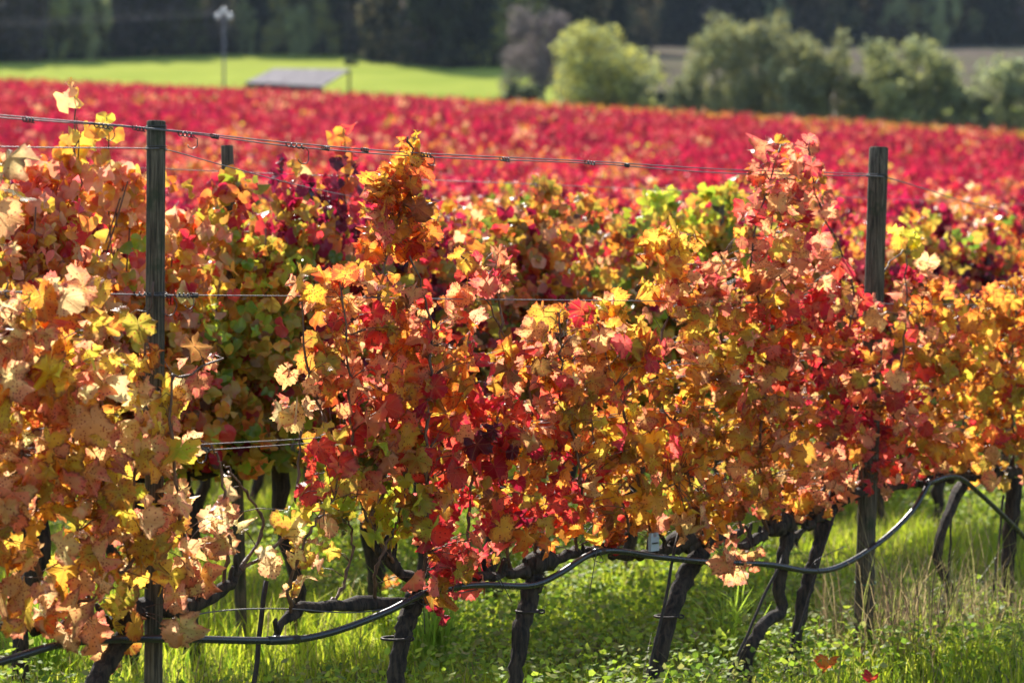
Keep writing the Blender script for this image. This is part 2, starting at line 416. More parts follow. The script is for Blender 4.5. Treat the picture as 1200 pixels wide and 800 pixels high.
# foliage masses: px, py, rx, ry, layers, palettes
WARM = dict(peach=4, cream=2, salmon=2, yellow=1.5, olive=1)
MASS = [
 (-90, 520, 120, 210, 4, dict(peach=4, yellow=2, orange=2)),
 (15, 415, 60, 80, 4.5, dict(peach=3, yellow=2, salmon=2, cream=2, orange=1)),
 (90, 400, 80, 72, 4, dict(peach=3, yellow=4, salmon=1, orange=1, gold=2, cream=1)),
 (40, 520, 105, 95, 5, dict(peach=5, cream=2, salmon=2, yellow=1)),
 (130, 500, 85, 85, 4.5, dict(peach=4, yellow=3, cream=2, lime=1.2, olive=1)),
 (60, 620, 95, 90, 5, dict(peach=5, salmon=2, olive=2, cream=1)),
 (150, 600, 72, 80, 4, dict(peach=4, cream=1, salmon=1, olive=3, yellow=1)),
 (115, 715, 48, 55, 4, dict(peach=5, olive=3, pinkred=1)), (40, 705, 40, 52, 3.5, dict(peach=5, cream=1, salmon=1)),
 (188, 655, 38, 45, 3, dict(cream=5, yellow=2, peach=1)), (203, 712, 15, 34, 3, dict(cream=4, peach=2)),
 (204, 500, 18, 52, 2.5, dict(cream=3, yellow=3, peach=2)), (233, 672, 26, 22, 2.4, dict(cream=5, peach=2)),
 (260, 606, 25, 30, 3.2, dict(cream=5, peach=2, yellow=2)), (246, 640, 12, 10, 2.5, dict(cream=4)),
 (318, 654, 12, 11, 2.2, dict(cream=3, pinkred=1)), (352, 686, 14, 16, 2, dict(cream=3, yellow=2)),
 (178, 398, 13, 32, 2.4, dict(orange=3, brown=2)), (238, 425, 20, 24, 2, dict(peach=2, salmon=2, brown=1)), (200, 462, 16, 26, 2, dict(cream=2, yellow=3)),
 (4, 235, 26, 66, 4, dict(orange=4, gold=3, olive=2, crimson=1)),
 (366, 612, 36, 58, 3, dict(yellow=4, cream=3, olive=2, lime=1)), (392, 600, 22, 50, 2.5, dict(lime=3, yellow=2, green=2)),
 (350, 462, 30, 34, 3.2, dict(peach=4, cream=2, salmon=2)), (378, 545, 26, 45, 3.6, dict(red=5, orange=2, salmon=2)),
 (370, 335, 32, 22, 3.4, dict(gold=4, peach=3, orange=2)), (420, 350, 55, 46, 4.2, dict(peach=4, gold=3, orange=3, red=1)),
 (482, 172, 10, 20, 2.6, dict(gold=4, orange=1)), (470, 214, 24, 24, 2.1, dict(gold=4, orange=3)), (446, 208, 16, 10, 2, dict(gold=3)),
 (450, 268, 36, 36, 2.8, dict(orange=4, red=2, gold=2, salmon=1)), (478, 190, 14, 34, 2.6, dict(orange=4, gold=3, salmon=1)), (462, 235, 30, 34, 2.6, dict(orange=4, gold=2, red=1, salmon=1)), (485, 265, 22, 46, 2.6, dict(orange=4, gold=3, brown=1)),
 (440, 430, 78, 70, 5, dict(salmon=3, peach=2, red=3, orange=2, olive=1)), (500, 400, 60, 62, 4.6, dict(orange=4, gold=2, red=2, peach=2)),
 (460, 555, 38, 88, 4.6, dict(lime=5, olive=3, green=2)), (430, 520, 40, 70, 4, dict(red=4, peach=2, salmon=2)),
 (530, 490, 78, 80, 5.2, dict(red=4, salmon=2, crimson=1.5, orange=2, gold=1)), (545, 600, 60, 75, 5, dict(peach=2, pinkred=4, red=3, olive=2)),
 (525, 668, 44, 32, 4.5, dict(pinkred=6, salmon=3, red=1)), (512, 714, 13, 9, 2.6, dict(crimson=4)), (577, 530, 28, 34, 3, dict(plum=5, crimson=1)),
 (575, 312, 28, 24, 2.2, dict(pinkred=3, peach=2, salmon=2)), (540, 300, 14, 9, 1.6, dict(gold=2)), (556, 345, 22, 26, 2, dict(salmon=3, red=2)),
 (620, 465, 55, 70, 4.2, dict(salmon=3, red=3, gold=2, peach=2)), (660, 410, 45, 60, 4.2, dict(orange=3, peach=3, gold=2, red=1)),
 (640, 570, 75, 72, 5, dict(red=4, orange=3, gold=2, crimson=1.5, olive=1.5)), (700, 610, 45, 36, 3.5, dict(orange=4, gold=3, red=2)),
 (715, 390, 55, 45, 4, dict(gold=4, yellow=3, peach=2, orange=1)), (740, 470, 85, 80, 4.8, dict(gold=4, yellow=3, orange=2, olive=2, pinkred=1)),
 (775, 560, 80, 62, 4.4, dict(gold=4, yellow=3, peach=2, olive=2, salmon=1)), (785, 285, 32, 24, 2.6, dict(gold=4, yellow=3, peach=1)), (800, 330, 44, 34, 2.6, dict(gold=3, peach=3, red=1)),
 (858, 520, 66, 80, 5, dict(orange=3, gold=3, peach=3, olive=2)), (868, 645, 27, 30, 3.2, dict(peach=5, salmon=2)), (830, 600, 40, 36, 3.5, dict(peach=3, gold=3)),
 (845, 330, 42, 36, 3.6, dict(peach=3, salmon=3, pinkred=2)), (850, 395, 62, 60, 4.6, dict(olive=3, peach=3, gold=2, salmon=2)),
 (922, 205, 48, 40, 3.4, dict(salmon=4, peach=2, orange=2, pinkred=1)), (935, 172, 20, 14, 2.6, dict(salmon=3, red=1)), (955, 230, 26, 46, 3, dict(salmon=3, gold=2, red=2)),
 (900, 265, 40, 44, 3.6, dict(salmon=5, red=2, peach=1)), (935, 330, 70, 60, 4.6, dict(salmon=4, red=3, peach=2, pinkred=1, olive=1)),
 (930, 430, 85, 70, 5, dict(salmon=4, peach=2, red=2, crimson=.7, orange=1)), (930, 540, 72, 72, 4.8, dict(peach=4, salmon=3, gold=2, olive=1)),
 (990, 365, 44, 34, 3.6, dict(peach=3, salmon=3, red=2)), (1010, 470, 62, 62, 4.8, dict(red=4, salmon=3, crimson=1.5, peach=1)),
 (1060, 400, 55, 45, 3.8, dict(orange=3, salmon=3, gold=2, red=1)), (1060, 500, 70, 60, 4.6, dict(salmon=3, peach=3, red=2, orange=2)),
 (1020, 550, 60, 30, 3.5, dict(red=2, salmon=4, pinkred=1)),
 (1062, 285, 20, 22, 1.6, dict(yellow=3, lime=2)), (1080, 330, 34, 26, 2.4, dict(orange=2, peach=2, crimson=1)),
 (1130, 400, 58, 55, 4.4, dict(orange=3, gold=3, olive=2, salmon=2)), (1140, 490, 75, 62, 4.8, dict(gold=3, orange=3, olive=3, red=1)),
 (1185, 420, 55, 70, 4.4, dict(yellow=3, gold=3, orange=3)), (1270, 450, 80, 110, 4, dict(yellow=3, gold=3, orange=3)),
 (1175, 545, 50, 22, 3, dict(gold=2, peach=2, yellow=1)),
 (1190, 350, 40, 28, 2.6, dict(orange=3, gold=2)),
]
for mi, (px, py, rx, ry, lay, pal) in enumerate(MASS):
    Yc = row_pt(px, py)[1]; scale = FP/Yc
    n = max(2, int(math.pi*rx*ry*lay*.40/((.062*scale)**2*.62)))
    q = 0
    thin = .5 if lay < 3 else 1.
    if lay < 3: n = int(n*1.7)+1
    if lay >= 3.5: pal = dict(pal, gold=pal.get('gold', 0)+1.2, olive=pal.get('olive', 0)+.7, brown=.3 if px > 240 else 0, peach=pal.get('peach', 0)+.8)
    if px < 240 and lay > 3: n = int(n*.66)
    if px < 240 and 'peach' in pal and lay > 3: pal = dict(pal, cream=pal.get('cream', 0)+3, yellow=pal.get('yellow', 0)+2)
    A, B = colours(list(pal), list(pal.values()), n, rng)
    while q < n:
        a, b = rng.uniform(-1, 1, 2)
        if a*a+b*b > 1: continue
        off = (np.clip(rng.normal(-.03, .075), -.18, .13)-(.05 if px < 240 else 0))*thin
        P = row_pt(px+a*rx, py+b*ry, 0, off)
        s = .026+.042*rng.random()**1.5+(.010 if px < 330 and rng.random() < .5 else 0)*(1.0 if lay > 2.9 else .85)
        vi = int(np.argmin(np.abs(FU-uof(P)-rng.normal(0, .05))))
        FV[vi]['leaves'].append((P, s, A[q], B[q])); q += 1
# named shoots, as spots of the photograph
CANES = {
 1: [[(282, 668), (322, 640), (345, 600), (352, 520), (360, 470)], [(262, 690), (268, 640), (262, 580), (256, 540), (247, 520)], [(60, 740), (120, 690), (160, 650), (172, 600)],
     [(158, 715), (150, 640), (165, 500), (172, 380), (180, 330)], [(110, 742), (90, 600), (80, 450), (60, 350)], [(60, 735), (30, 600), (20, 450), (10, 330)],
     [(215, 712), (218, 640), (205, 560), (200, 450), (215, 440), (262, 420)], [(262, 690), (300, 640), (304, 600), (275, 560), (262, 545)]],
 2: [[(430, 612), (452, 560), (455, 450), (445, 340), (470, 250), (484, 190), (478, 160)], [(440, 640), (430, 560), (380, 490), (362, 440), (352, 330)], [(340, 722), (342, 680), (365, 620), (392, 585)],
     [(492, 698), (500, 600), (500, 480), (505, 380), (480, 300)], [(462, 662), (420, 580), (410, 450), (400, 340)], [(380, 710), (400, 690), (412, 640), (405, 600)], [(440, 708), (440, 672), (452, 640), (466, 610), (480, 560)]],
 3: [[(600, 672), (580, 560), (588, 430), (582, 345), (540, 300)], [(630, 664), (622, 560), (618, 430), (590, 390), (560, 330)], [(675, 650), (680, 560), (660, 450), (655, 370)], [(545, 680), (550, 600), (560, 500), (548, 400)]],
 4: [[(770, 648), (745, 560), (728, 480), (700, 380)], [(822, 636), (800, 540), (770, 440), (786, 350), (796, 280)], [(870, 622), (850, 530), (845, 420), (840, 310)], [(716, 652), (735, 620), (728, 590), (700, 560), (690, 480)], [(735, 620), (752, 600), (775, 575), (800, 560)]],
 5: [[(900, 625), (890, 520), (900, 400), (880, 300), (915, 170)], [(928, 612), (930, 520), (950, 420), (930, 350), (900, 290), (925, 190)]],
 6: [[(968, 600), (965, 540), (985, 430), (1000, 340), (960, 240), (948, 175)], [(1010, 575), (1010, 500), (1030, 420), (1032, 330), (1060, 290)], [(928, 612), (935, 590), (985, 560), (1040, 520)], [(1060, 568), (1050, 480), (1060, 400), (1062, 300)]],
 7: [[(1095, 562), (1100, 480), (1080, 400), (1085, 330)], [(1128, 556), (1130, 480), (1140, 400), (1130, 350)], [(1160, 560), (1150, 480), (1165, 380)]],
 8: [[(1190, 552), (1185, 460), (1190, 350)], [(1240, 548), (1230, 440), (1210, 350)]],
 9: [[(1292, 540), (1290, 440), (1270, 350)]],
 0: [[(-95, 742), (-80, 600), (-60, 400), (-20, 260), (5, 180)], [(-20, 735), (-10, 600), (0, 450), (-10, 340)]],
}
for i, v in enumerate(FV):
    base = row_pt(*v['trunk'][0]); base[2] = max(0., float(H(base[0], base[1])))-.02
    root = empty('grapevine', (0, 0, 0), v['label'], 'grapevine', 'grapevines of the front row'); root.location = base
    loc = base.copy()
    v['r'] *= .82; pts = np.array([row_pt(*q) for q in v['trunk']]); pts[0] = [pts[0][0], pts[0][1], base[2]]
    n = 30; P = smooth_path(pts, n, .003, 40+i)-loc
    rad = v['r']*(1+.35*np.exp(-np.linspace(0, 1, n)*9)+.30*np.exp(-(1-np.linspace(0, 1, n))*10))*(1+.05*np.convolve(np.random.default_rng(i).normal(size=n+4), np.ones(5)/2, 'valid'))
    mobj('trunk', quad_mesh('trunk', [tube(P, rad, 16, .10, i, .06)], M_BARK), root)
    P = smooth_path([row_pt(*q) for q in v['arm']], 30, .005, 60+i)-loc
    rad = np.interp(np.linspace(0, 1, 30), [0, .5, 1], [.013, .024, .012])*(1+.22*np.random.default_rng(90+i).normal(size=30))
    spur = [tube(P, rad, 10, .12, i)]
    r_ = np.random.default_rng(300+i)
    for k in range(9):      # short knotty spurs
        a = P[r_.integers(2, 28)]; b = a+np.array([r_.normal()*.02, r_.normal()*.02, r_.uniform(.03, .07)])
        spur.append(tube(smooth_path([a, (a+b)/2+r_.normal(size=3)*.006, b], 5), [.013, .011, .008, .009, .005], 7, .15, k))
    if i in (3, 4, 5, 6):    # lumpy old head
        hd = P[15]; spur.append(tube(smooth_path([hd+[-.05, -.04, -.02], hd+[0, 0, .02], hd+[.05, .05, 0]], 8), [.02, .04, .05, .045, .05, .04, .035, .01], 10, .22, 7))
    mobj('cordon_arm', quad_mesh('cordon_arm', spur, M_BARK), root)
    cp = []
    for k, c in enumerate(CANES.get(i, [])):
        off = np.random.default_rng(500+10*i+k).uniform(-.12, .06)
        if i in (1, 2) and k in (0, 1): off = -.03
        pp = np.array([row_pt(x, y, 0, off*min(1, j/1.5)) for j, (x, y) in enumerate(c)])
        n = 26; P = smooth_path(pp, n, .0045, 700+10*i+k)
        cp.append(P)
        rad = np.linspace(.0062, .0026, n); rad[::4] *= 1.45
        mobj('cane', quad_mesh('cane', [tube(P-loc, rad, 7, .05, k)], M_CANE), root)
    # a few side twigs and every leaf's stalk
    Ls = v['leaves']
    if Ls:
        LP = np.array([l[0] for l in Ls]); S = np.array([l[1] for l in Ls])
        A = np.array([l[2] for l in Ls]); B = np.array([l[3] for l in Ls])
        fr = leaf_frames(len(LP), rng, .5, 1.0)
        arr = leaf_cloud(HI, LP-loc, S, fr, A, B)
        fo = mobj('foliage', cloud_mesh('foliage', arr, M_LEAF), root)
        if cp:
            C = np.concatenate(cp); st = []
            for j in range(len(LP)):
                d = np.linalg.norm(C-LP[j]-np.array([0, 0, -.02]), axis=1); m = int(np.argmin(d))
                if d[m] > .22 or d[m] < .015: continue
                a, b = C[m]-loc, LP[j]-loc
                st.append(tube([a, (a+b)/2+np.array([0, 0, .012]), b], [.0016, .0013, .0011], 4))
            if st: tag(mobj('leaf_stalks', quad_mesh('leaf_stalks', st, M_CANE), root), kind='stuff')

# ------------------------------------------------------------------ generic grapevines for the rows behind
def vine_leaves(r_, n, pal, size, h0=.82, h1=1.80, wid=.14, shoots=3, length=.5, temps=MID):
    P = np.stack([r_.uniform(-length, length, n), np.clip(r_.normal(0, wid, n), -.36, .36), np.zeros(n)], 1)
    top = h1-.16+.16*np.sin(P[:, 0]*7+r_.uniform(0, 6))+r_.normal(size=n)*.06
    P[:, 2] = h0+(top-h0)*r_.beta(1.25, 1.0, n)
    ex = []
    for k in range(shoots):
        m = max(3, int(n*.022)); x0 = r_.uniform(-length, length); hh = r_.uniform(.12, .42)
        z = np.linspace(0, hh, m); ex.append(np.stack([x0+z*r_.normal()*.25+r_.normal(size=m)*.05, r_.normal(size=m)*.06, h1-.15+z], 1))
    if ex: P = np.concatenate([P]+ex)
    n = len(P); A, B = colours(list(pal), list(pal.values()), n, r_, .2)
    S = r_.uniform(.7, 1.15, n)*size
    return leaf_cloud(temps, P, S, leaf_frames(n, r_, .55, .8), A, B)
def rot_rows(V):
    o = V.copy(); o[:, 0] = V[:, 0]*DU[0]+V[:, 1]*NU[0]; o[:, 1] = V[:, 0]*DU[1]+V[:, 1]*NU[1]; return o
VPAL = {
 'orange': dict(orange=4, peach=4, salmon=2, gold=2, yellow=1, red=.8),
 'lime':   dict(lime=3, olive=6, yellow=1.6, green=2.2, gold=3, orange=1.6, red=1, crimson=.4, brown=1.5),
 'crimson':dict(crimson=3, red=2.5, plum=1.2, orange=2, olive=1.5, gold=1.2, peach=.6),
 'mixed':  dict(orange=4, olive=3.5, red=1.4, gold=2.5, peach=1.5, crimson=.6, green=1, brown=1.5),
 'yellow': dict(lime=2.5, yellow=2, olive=3.5, green=2, orange=2, gold=2),
 'redrow': dict(hotpink=5, red=3, pinkred=1.5, crimson=4, wine=3, salmon=.4, orange=.5),
 'pinkrow':dict(hotpink=5, pinkred=2, red=1, crimson=4, wine=4, salmon=.5),
 'rosy':   dict(salmon=1.6, pinkred=2.5, hotpink=3, red=2, crimson=2, wine=2, orange=.9, gold=.5),
}
VLAB = {'orange': 'orange and peach', 'lime': 'yellow-green', 'crimson': 'dark crimson', 'mixed': 'olive-red', 'yellow': 'bright yellow',
        'redrow': 'bright red', 'pinkrow': 'crimson pink', 'rosy': 'salmon and red'}
def vine_proto(key, seed, nleaf, size, temps=MID, mat=M_LEAF2, **kw):
    r_ = np.random.default_rng(seed); arr = list(vine_leaves(r_, nleaf, VPAL[key], size, temps=temps, **kw)); arr[0] = rot_rows(arr[0])
    fol = cloud_mesh('foliage', arr, mat)
    lean = r_.normal()*.10
    tp = smooth_path([(lean*1.3, 0, -.1), (lean+r_.normal()*.04, .03, .28), (lean*.4+r_.normal()*.04, -.02, .55), (0, 0, .85)], 14, .008, seed)
    tr = quad_mesh('trunk', [tube(rot_rows(tp), .032*(1+.15*r_.normal(size=14)), 8, .08, seed)], M_BARK)
    ap = smooth_path([(-.42, 0, .84), (-.15, .02, .82), (0, 0, .86), (.2, -.02, .82), (.42, 0, .85)], 14, .010, seed+1)
    arm = quad_mesh('cordon_arm', [tube(rot_rows(ap), .020*(1+.25*r_.normal(size=14)), 7, .1, seed)], M_BARK)
    cs = []
    for k in range(7):
        x0 = r_.uniform(-.4, .4); cs.append(tube(rot_rows(smooth_path([(x0, 0, .85), (x0+r_.normal()*.06, r_.normal()*.07, 1.35), (x0+r_.normal()*.1, r_.normal()*.08, r_.uniform(1.6, 1.95))], 8)), np.linspace(.006, .003, 8), 5))
    cane = quad_mesh('canes', cs, M_CANE)
    return dict(foliage=fol, trunk=tr, cordon_arm=arm, canes=cane)
PROTO = {}
for key in ('orange', 'lime', 'crimson', 'mixed', 'yellow', 'redrow', 'pinkrow', 'rosy'):
    PROTO[key] = [vine_proto(key, 1000+hash_i*17+len(key)*31+ord(key[0]), 1350, .046) for hash_i in range(3)]
def place_vine(key, x, y, label, group, seed, flip, hscale=1., parts=('trunk', 'cordon_arm', 'canes', 'foliage')):
    z = float(H(x, y)); pr = PROTO[key][seed % 3]
    root = bpy.data.objects.new('grapevine', None); root.location = (x, y, z); root.rotation_euler = (0, 0, math.pi if flip else 0)
    root.scale = (1, 1, hscale); link(root); tag(root, label, 'grapevine', group)
    for p in parts: link(bpy.data.objects.new(p, pr[p]), root)
    return root
# second row, from left to right: photo column of each trunk, colour, what stands beside it
ROW2 = [(-150, 'orange', 1.05, 'orange and peach blurred grapevine in the second row, beyond the left edge'),
 (-60, 'orange', 1.05, 'orange blurred grapevine in the second row, at the left edge'),
 (40, 'orange', 1.06, 'peach and orange blurred second-row grapevine halfway between left edge and left post'),
 (118, 'orange', 1.10, 'orange blurred second-row grapevine just left of the dark left post'),
 (215, 'lime', .97, 'yellow-green grapevine seen just right of the dark left post'),
 (328, 'lime', 1.0, 'olive green second-row grapevine on the thick leaning trunk right of the left post'),
 (415, 'crimson', 1.10, 'dark crimson second-row grapevine behind the tallest thin shoot'),
 (500, 'mixed', .98, 'olive and red second-row grapevine just right of the tallest thin shoot'),
 (585, 'mixed', .99, 'orange and olive second-row grapevine in the middle gap of the front row'),
 (668, 'mixed', 1.05, 'orange-topped second-row grapevine at the middle of the photo'),
 (745, 'yellow', .98, 'yellow-green second-row grapevine left of the short dark post'),
 (820, 'yellow', 1.05, 'brightest yellow second-row grapevine around the short dark post'),
 (900, 'mixed', .98, 'orange and red second-row grapevine behind the tall salmon pink vine'),
 (975, 'rosy', 1.0, 'salmon red second-row grapevine left of the right post'),
 (1045, 'lime', 1.0, 'olive and yellow second-row grapevine just right of the right post'),
 (1112, 'crimson', .96, 'dark second-row grapevine with glinting leaves right of the right post'),
 (1175, 'mixed', .95, 'orange and red second-row grapevine near the right edge'),
 (1235, 'mixed', .95, 'orange and red second-row grapevine beyond the right edge')]
cnt = len(FV)
for j, (px, key, hs, lab) in enumerate(ROW2):
    p = row_pt(px, 600, 1); place_vine(key, p[0], p[1], lab, 'grapevines of the second row', j, j % 2, hs*.97); cnt += 1
# loose tall shoots of the second row
R2 = [o for o in COL.objects if o.get('group') == 'grapevines of the second row']
SH2 = [(86, 118, 9, 22, 3, dict(gold=3, peach=2)), (90, 165, 20, 35, 3, dict(gold=4, orange=3, yellow=2)), (125, 160, 18, 28, 2.5, dict(yellow=3, gold=3)), (70, 225, 45, 40, 3, dict(peach=3, salmon=3, gold=2, orange=2)), (135, 230, 40, 40, 3, dict(peach=3, gold=3, yellow=2)),
 (402, 168, 12, 22, 3, dict(orange=3, brown=2, red=1)), (395, 215, 26, 34, 3, dict(crimson=3, orange=3, plum=2)), (280, 215, 22, 18, 2.5, dict(orange=3, gold=2, lime=2)), (630, 225, 32, 18, 2.5, dict(orange=3, gold=2, olive=2)), (690, 240, 24, 16, 2.5, dict(orange=3, olive=2)),
 (772, 236, 20, 22, 4, dict(lime=6, yellow=2)), (845, 232, 30, 14, 4, dict(lime=6, yellow=3)), (815, 262, 26, 24, 2.5, dict(lime=3, gold=2, yellow=2)), (1068, 276, 14, 12, 3, dict(lime=1, yellow=3)), (1085, 262, 16, 8, 2, dict(yellow=3)), (1075, 300, 14, 12, 3, dict(crimson=4)), (1130, 290, 40, 16, 3, dict(green=2, olive=2, gold=1, crimson=1)), (272, 240, 34, 36, 4, dict(lime=3, olive=2, red=2, orange=2))]
for (px, py, rx, ry, lay, pal) in SH2:
    c0 = row_pt(px, py, 1); sca = FP/c0[1]; n = max(4, int(math.pi*rx*ry*lay*.55/((.072*sca)**2*.62)))
    th = rng.uniform(0, 6.28, n); q = rng.random(n)**.5
    P = np.array([row_pt(px+rx*q[j]*math.cos(th[j]), py+ry*q[j]*math.sin(th[j]), 1, rng.normal()*.05-(.12 if px == 272 else 0)) for j in range(n)])
    A, B = colours(list(pal), list(pal.values()), n, rng); arr = leaf_cloud(MID, P, rng.uniform(.036, .062, n), leaf_frames(n, rng, .5, .9), A, B)
    own = min(R2, key=lambda o: (o.location.x-c0[0])**2+(o.location.y-c0[1])**2)
    arr = list(arr); Mi = Matrix.LocRotScale(own.location, own.rotation_euler, own.scale).inverted(); Mi = np.array(Mi)
    arr[0] = arr[0]@Mi[:3, :3].T+Mi[:3, 3]
    mobj('shoot_foliage', cloud_mesh('shoot_foliage', arr, M_LEAF2), own)
    gz = row_pt(px, py-ry*.8, 1); g2 = row_pt(px+4, py+ry+60, 1); pts = smooth_path([g2, (g2+gz)/2+[0, 0, .02], gz], 10, .004, 3)@Mi[:3, :3].T+Mi[:3, 3]
    mobj('cane', quad_mesh('cane', [tube(pts, np.linspace(.005, .002, 10), 5)], M_CANE), own)
# thick leaning trunk and everything else further back
cands = []
for k in range(2, 150):
    wk = W0+DW*k; r_ = np.random.default_rng(5000+k)
    u0 = 0
    for u in np.arange(-60, 330, .80):
        uu = u+r_.uniform(-.12, .12); X, Y = uw(uu, wk+r_.normal()*.04)
        if Y < 9: continue
        t = X/Y
        lim = .212 if Y > 60 else .235
        if abs(t) > lim or Y > yedge(t)-1.5: continue
        cands.append((Y, X, k, uu, r_.random(), r_.random()))
cands.sort()
NIND = 300-cnt
def far_key(X, Y, k, a):
    t = X/Y; px = 600+t*FP
    if k == 2:
        if px < 190: return 'orange' if a < .55 else 'rosy'
        if px < 480: return ('lime', 'rosy', 'redrow')[int(a*3)]
        if px < 900: return ('mixed', 'rosy', 'redrow')[int(a*3)]
        return ('mixed', 'orange', 'redrow')[int(a*3)]
    if k == 3: return ('rosy', 'mixed', 'redrow', 'orange')[int(a*4)] 
    if k <= 5 and a < .10: return 'mixed'
    if a > .93: return 'orange'
    if a > .90: return 'yellow' if k < 8 else 'rosy'
    return ('redrow', 'pinkrow', 'rosy', 'pinkrow')[int(a*997) % 4]
ordw = dict(zip(range(2, 30), 'third fourth fifth sixth seventh eighth ninth tenth eleventh twelfth thirteenth fourteenth fifteenth sixteenth seventeenth eighteenth nineteenth twentieth'.split()))
LM3 = [(-60, 'beyond the left edge'), (20, 'at the left edge'), (90, 'behind the leftmost tall shoot'), (150, 'just left of the left post'), (215, 'just right of the left post'), (272, 'behind the short second-row post'), (330, 'above the thick leaning trunk'),
       (400, 'behind the crimson vine'), (480, 'behind the tallest thin shoot'), (545, 'right of the tallest thin shoot'), (610, 'above the middle gap'), (680, 'left of the yellow vine'), (755, 'behind the yellow vine'), (845, 'behind the short dark post'),
       (920, 'behind the tall salmon vine'), (990, 'just left of the right post'), (1070, 'just right of the right post'), (1130, 'between right post and right edge'), (1190, 'at the right edge'), (1260, 'beyond the right edge')]
used3 = []
for i, (Y, X, k, uu, a, b) in enumerate(cands[:NIND]):
    key = far_key(X, Y, k, a)
    rowname = ordw.get(k)
    if rowname: lab = f'blurred {VLAB[key]} grapevine standing in the {rowname} row from the camera'; grp = f'{VLAB[key]} grapevines of the {rowname} row'
    else: lab = f'small blurred {VLAB[key]} grapevine on the near hillside beyond the numbered rows'; grp = f'{VLAB[key]} grapevines of the near hillside'
    if k <= 3:
        lm = min((abs(600+X/Y*FP-q), nm) for q, nm in LM3)[1]; kk = (k, key, lm); dupn = used3.count(kk); used3.append(kk)
        lab = f'blurred {VLAB[key]} {rowname}-row grapevine {lm}'+('' if dupn == 0 else ', the second one' if dupn == 1 else ', the third one')
        grp = f'grapevines of the {rowname} row'
    place_vine(key, X, Y, lab, grp, int(b*999), b < .5, .95+.12*a, ('trunk', 'foliage') if k > 3 else ('trunk', 'cordon_arm', 'canes', 'foliage'))
print('vines', len(cands), 'last individual Y', cands[NIND-1][0])
# the rest of the hillside vineyard as one mass
FPAL = {k: VPAL[k] for k in ('redrow', 'pinkrow', 'rosy', 'orange')}
FPAL['edge'] = dict(gold=4, orange=3, olive=2, salmon=1)
def far_arrays(key, seed, n, size):
    r_ = np.random.default_rng(seed)
    arr = list(vine_leaves(r_, n, FPAL[key], size, h0=.95, h1=1.78, wid=.2, shoots=2, temps=LO)); arr[0] = rot_rows(arr[0]); return arr
FA = {(k, s, d): far_arrays(k, 100+s+d*9, (170, 85)[d], (.10, .15)[d]) for k in FPAL for s in range(4) for d in (0, 1)}
acc = [[], [], [], [], []]; o = 0
for (Y, X, k, uu, a, b) in cands[NIND:]:
    t = X/Y; ed = Y > yedge(t)-(22 if t > -.03 else 4)
    key = 'edge' if (ed and a < .8) else ('orange' if a > .94 else ('redrow', 'pinkrow', 'rosy', 'pinkrow')[int(a*997) % 4])
    if t < -.1 and Y > 110 and a < .25: key = 'orange'
    if key not in FPAL: key = 'redrow'
    qn = math.sin(X*.13+2*math.sin(Y*.06))*math.sin(Y*.085+1.3*math.sin(X*.07))
    if not ed: key = ('rosy' if qn > .45 else 'orange' if qn > .38 or a > .975 else 'redrow' if qn > -.2 else 'pinkrow')
    V, T, L, A, B = FA[(key, int(b*4), 0 if Y < 85 else 1)]
    W = V*np.array([1, 1, .92+.2*a])+np.array([X, Y, float(H(X, Y))])
    acc[0].append(W); acc[1].append(T+o); acc[2].append(L); acc[3].append(A*np.array([.50+.5*b]*3+[1])); acc[4].append(B*np.array([.50+.5*b]*3+[1])); o += len(V)
mass = mobj('hillside_vines', cloud_mesh('hillside_vines', [np.concatenate(x) for x in acc], M_LEAF3))
tag(mass, 'far red vine rows filling the rising hillside up to the green meadow', 'vineyard', kind='stuff')

# ------------------------------------------------------------------ posts
def post(name, a, b, r, label, group, cap=True, seed=0, n=16):
    a = np.array(a, float); b = np.array(b, float); L = 12
    P = np.linspace(a, b, L); rad = np.full(L, r); rad = rad*(1+.02*np.random.default_rng(seed).normal(size=L))
    P = np.vstack([P, b+(b-a)/np.linalg.norm(b-a)*r*.12]); rad = np.append(rad, r*.86)
    root = empty(name, tuple(a), label, 'post', group)
    mobj('shaft', quad_mesh('shaft', [tube(P-a, rad, n, .018, seed)], M_POST), root)
    return root
def gpt(px, k, off=0.):
    p = row_pt(px, 700, k, off); p[2] = float(H(p[0], p[1]))-.05; return p
p1 = post('trellis_post', gpt(178, 0), row_pt(183, 143), .0285, 'dark weathered wooden post at the left, in the front row, carrying the sharp wires', 'wooden posts of the front row', seed=1)
p2 = post('trellis_post', gpt(1010, 0), row_pt(1030, 174), .0415, 'weathered wooden post at the right, in the front row, leaning right above dry grass', 'wooden posts of the front row', seed=2)
post('trellis_post', gpt(284, 1), row_pt(266, 171, 1), .026, 'blurred short-topped post just right of the left post, in the second row', 'wooden posts of the second row', seed=3)
post('trellis_post', gpt(845, 1), row_pt(841, 240, 1), .036, 'blurred dark post under bright yellow leaves, in the second row', 'wooden posts of the second row', seed=4)
pm = quad_mesh('shaft', [tube([(0, 0, -.2), (0, 0, 1.0), (0, 0, 2.12)], [.04, .038, .036], 8, .03, 5)], M_POST)
np_ = 0
for k in range(2, 95):
    for u in np.arange(-60+1.7*(k % 3), 330, 4.8):
        X, Y = uw(u+.4, W0+DW*k)
        if Y < 12: continue
        t = X/Y
        if abs(t) > .21 or Y > yedge(t)-.5: continue
        edge = Y > yedge(t)-9
        if not (k < 16 and np_ < 60) and not edge: continue
        if np_ > 150: continue
        o_ = bpy.data.objects.new('trellis_post', pm); o_.location = (X, Y, float(H(X, Y))); o_.scale = (1, 1, .84 if not edge else 1.02); link(o_)
        if edge: tag(o_, 'thin grey post at the top edge of the red hillside vineyard', 'post', 'posts along the upper edge of the vineyard')
        else: tag(o_, 'blurred wooden post among the vines between the second row and the upper slope', 'post', 'posts among the vine rows behind')
        np_ += 1

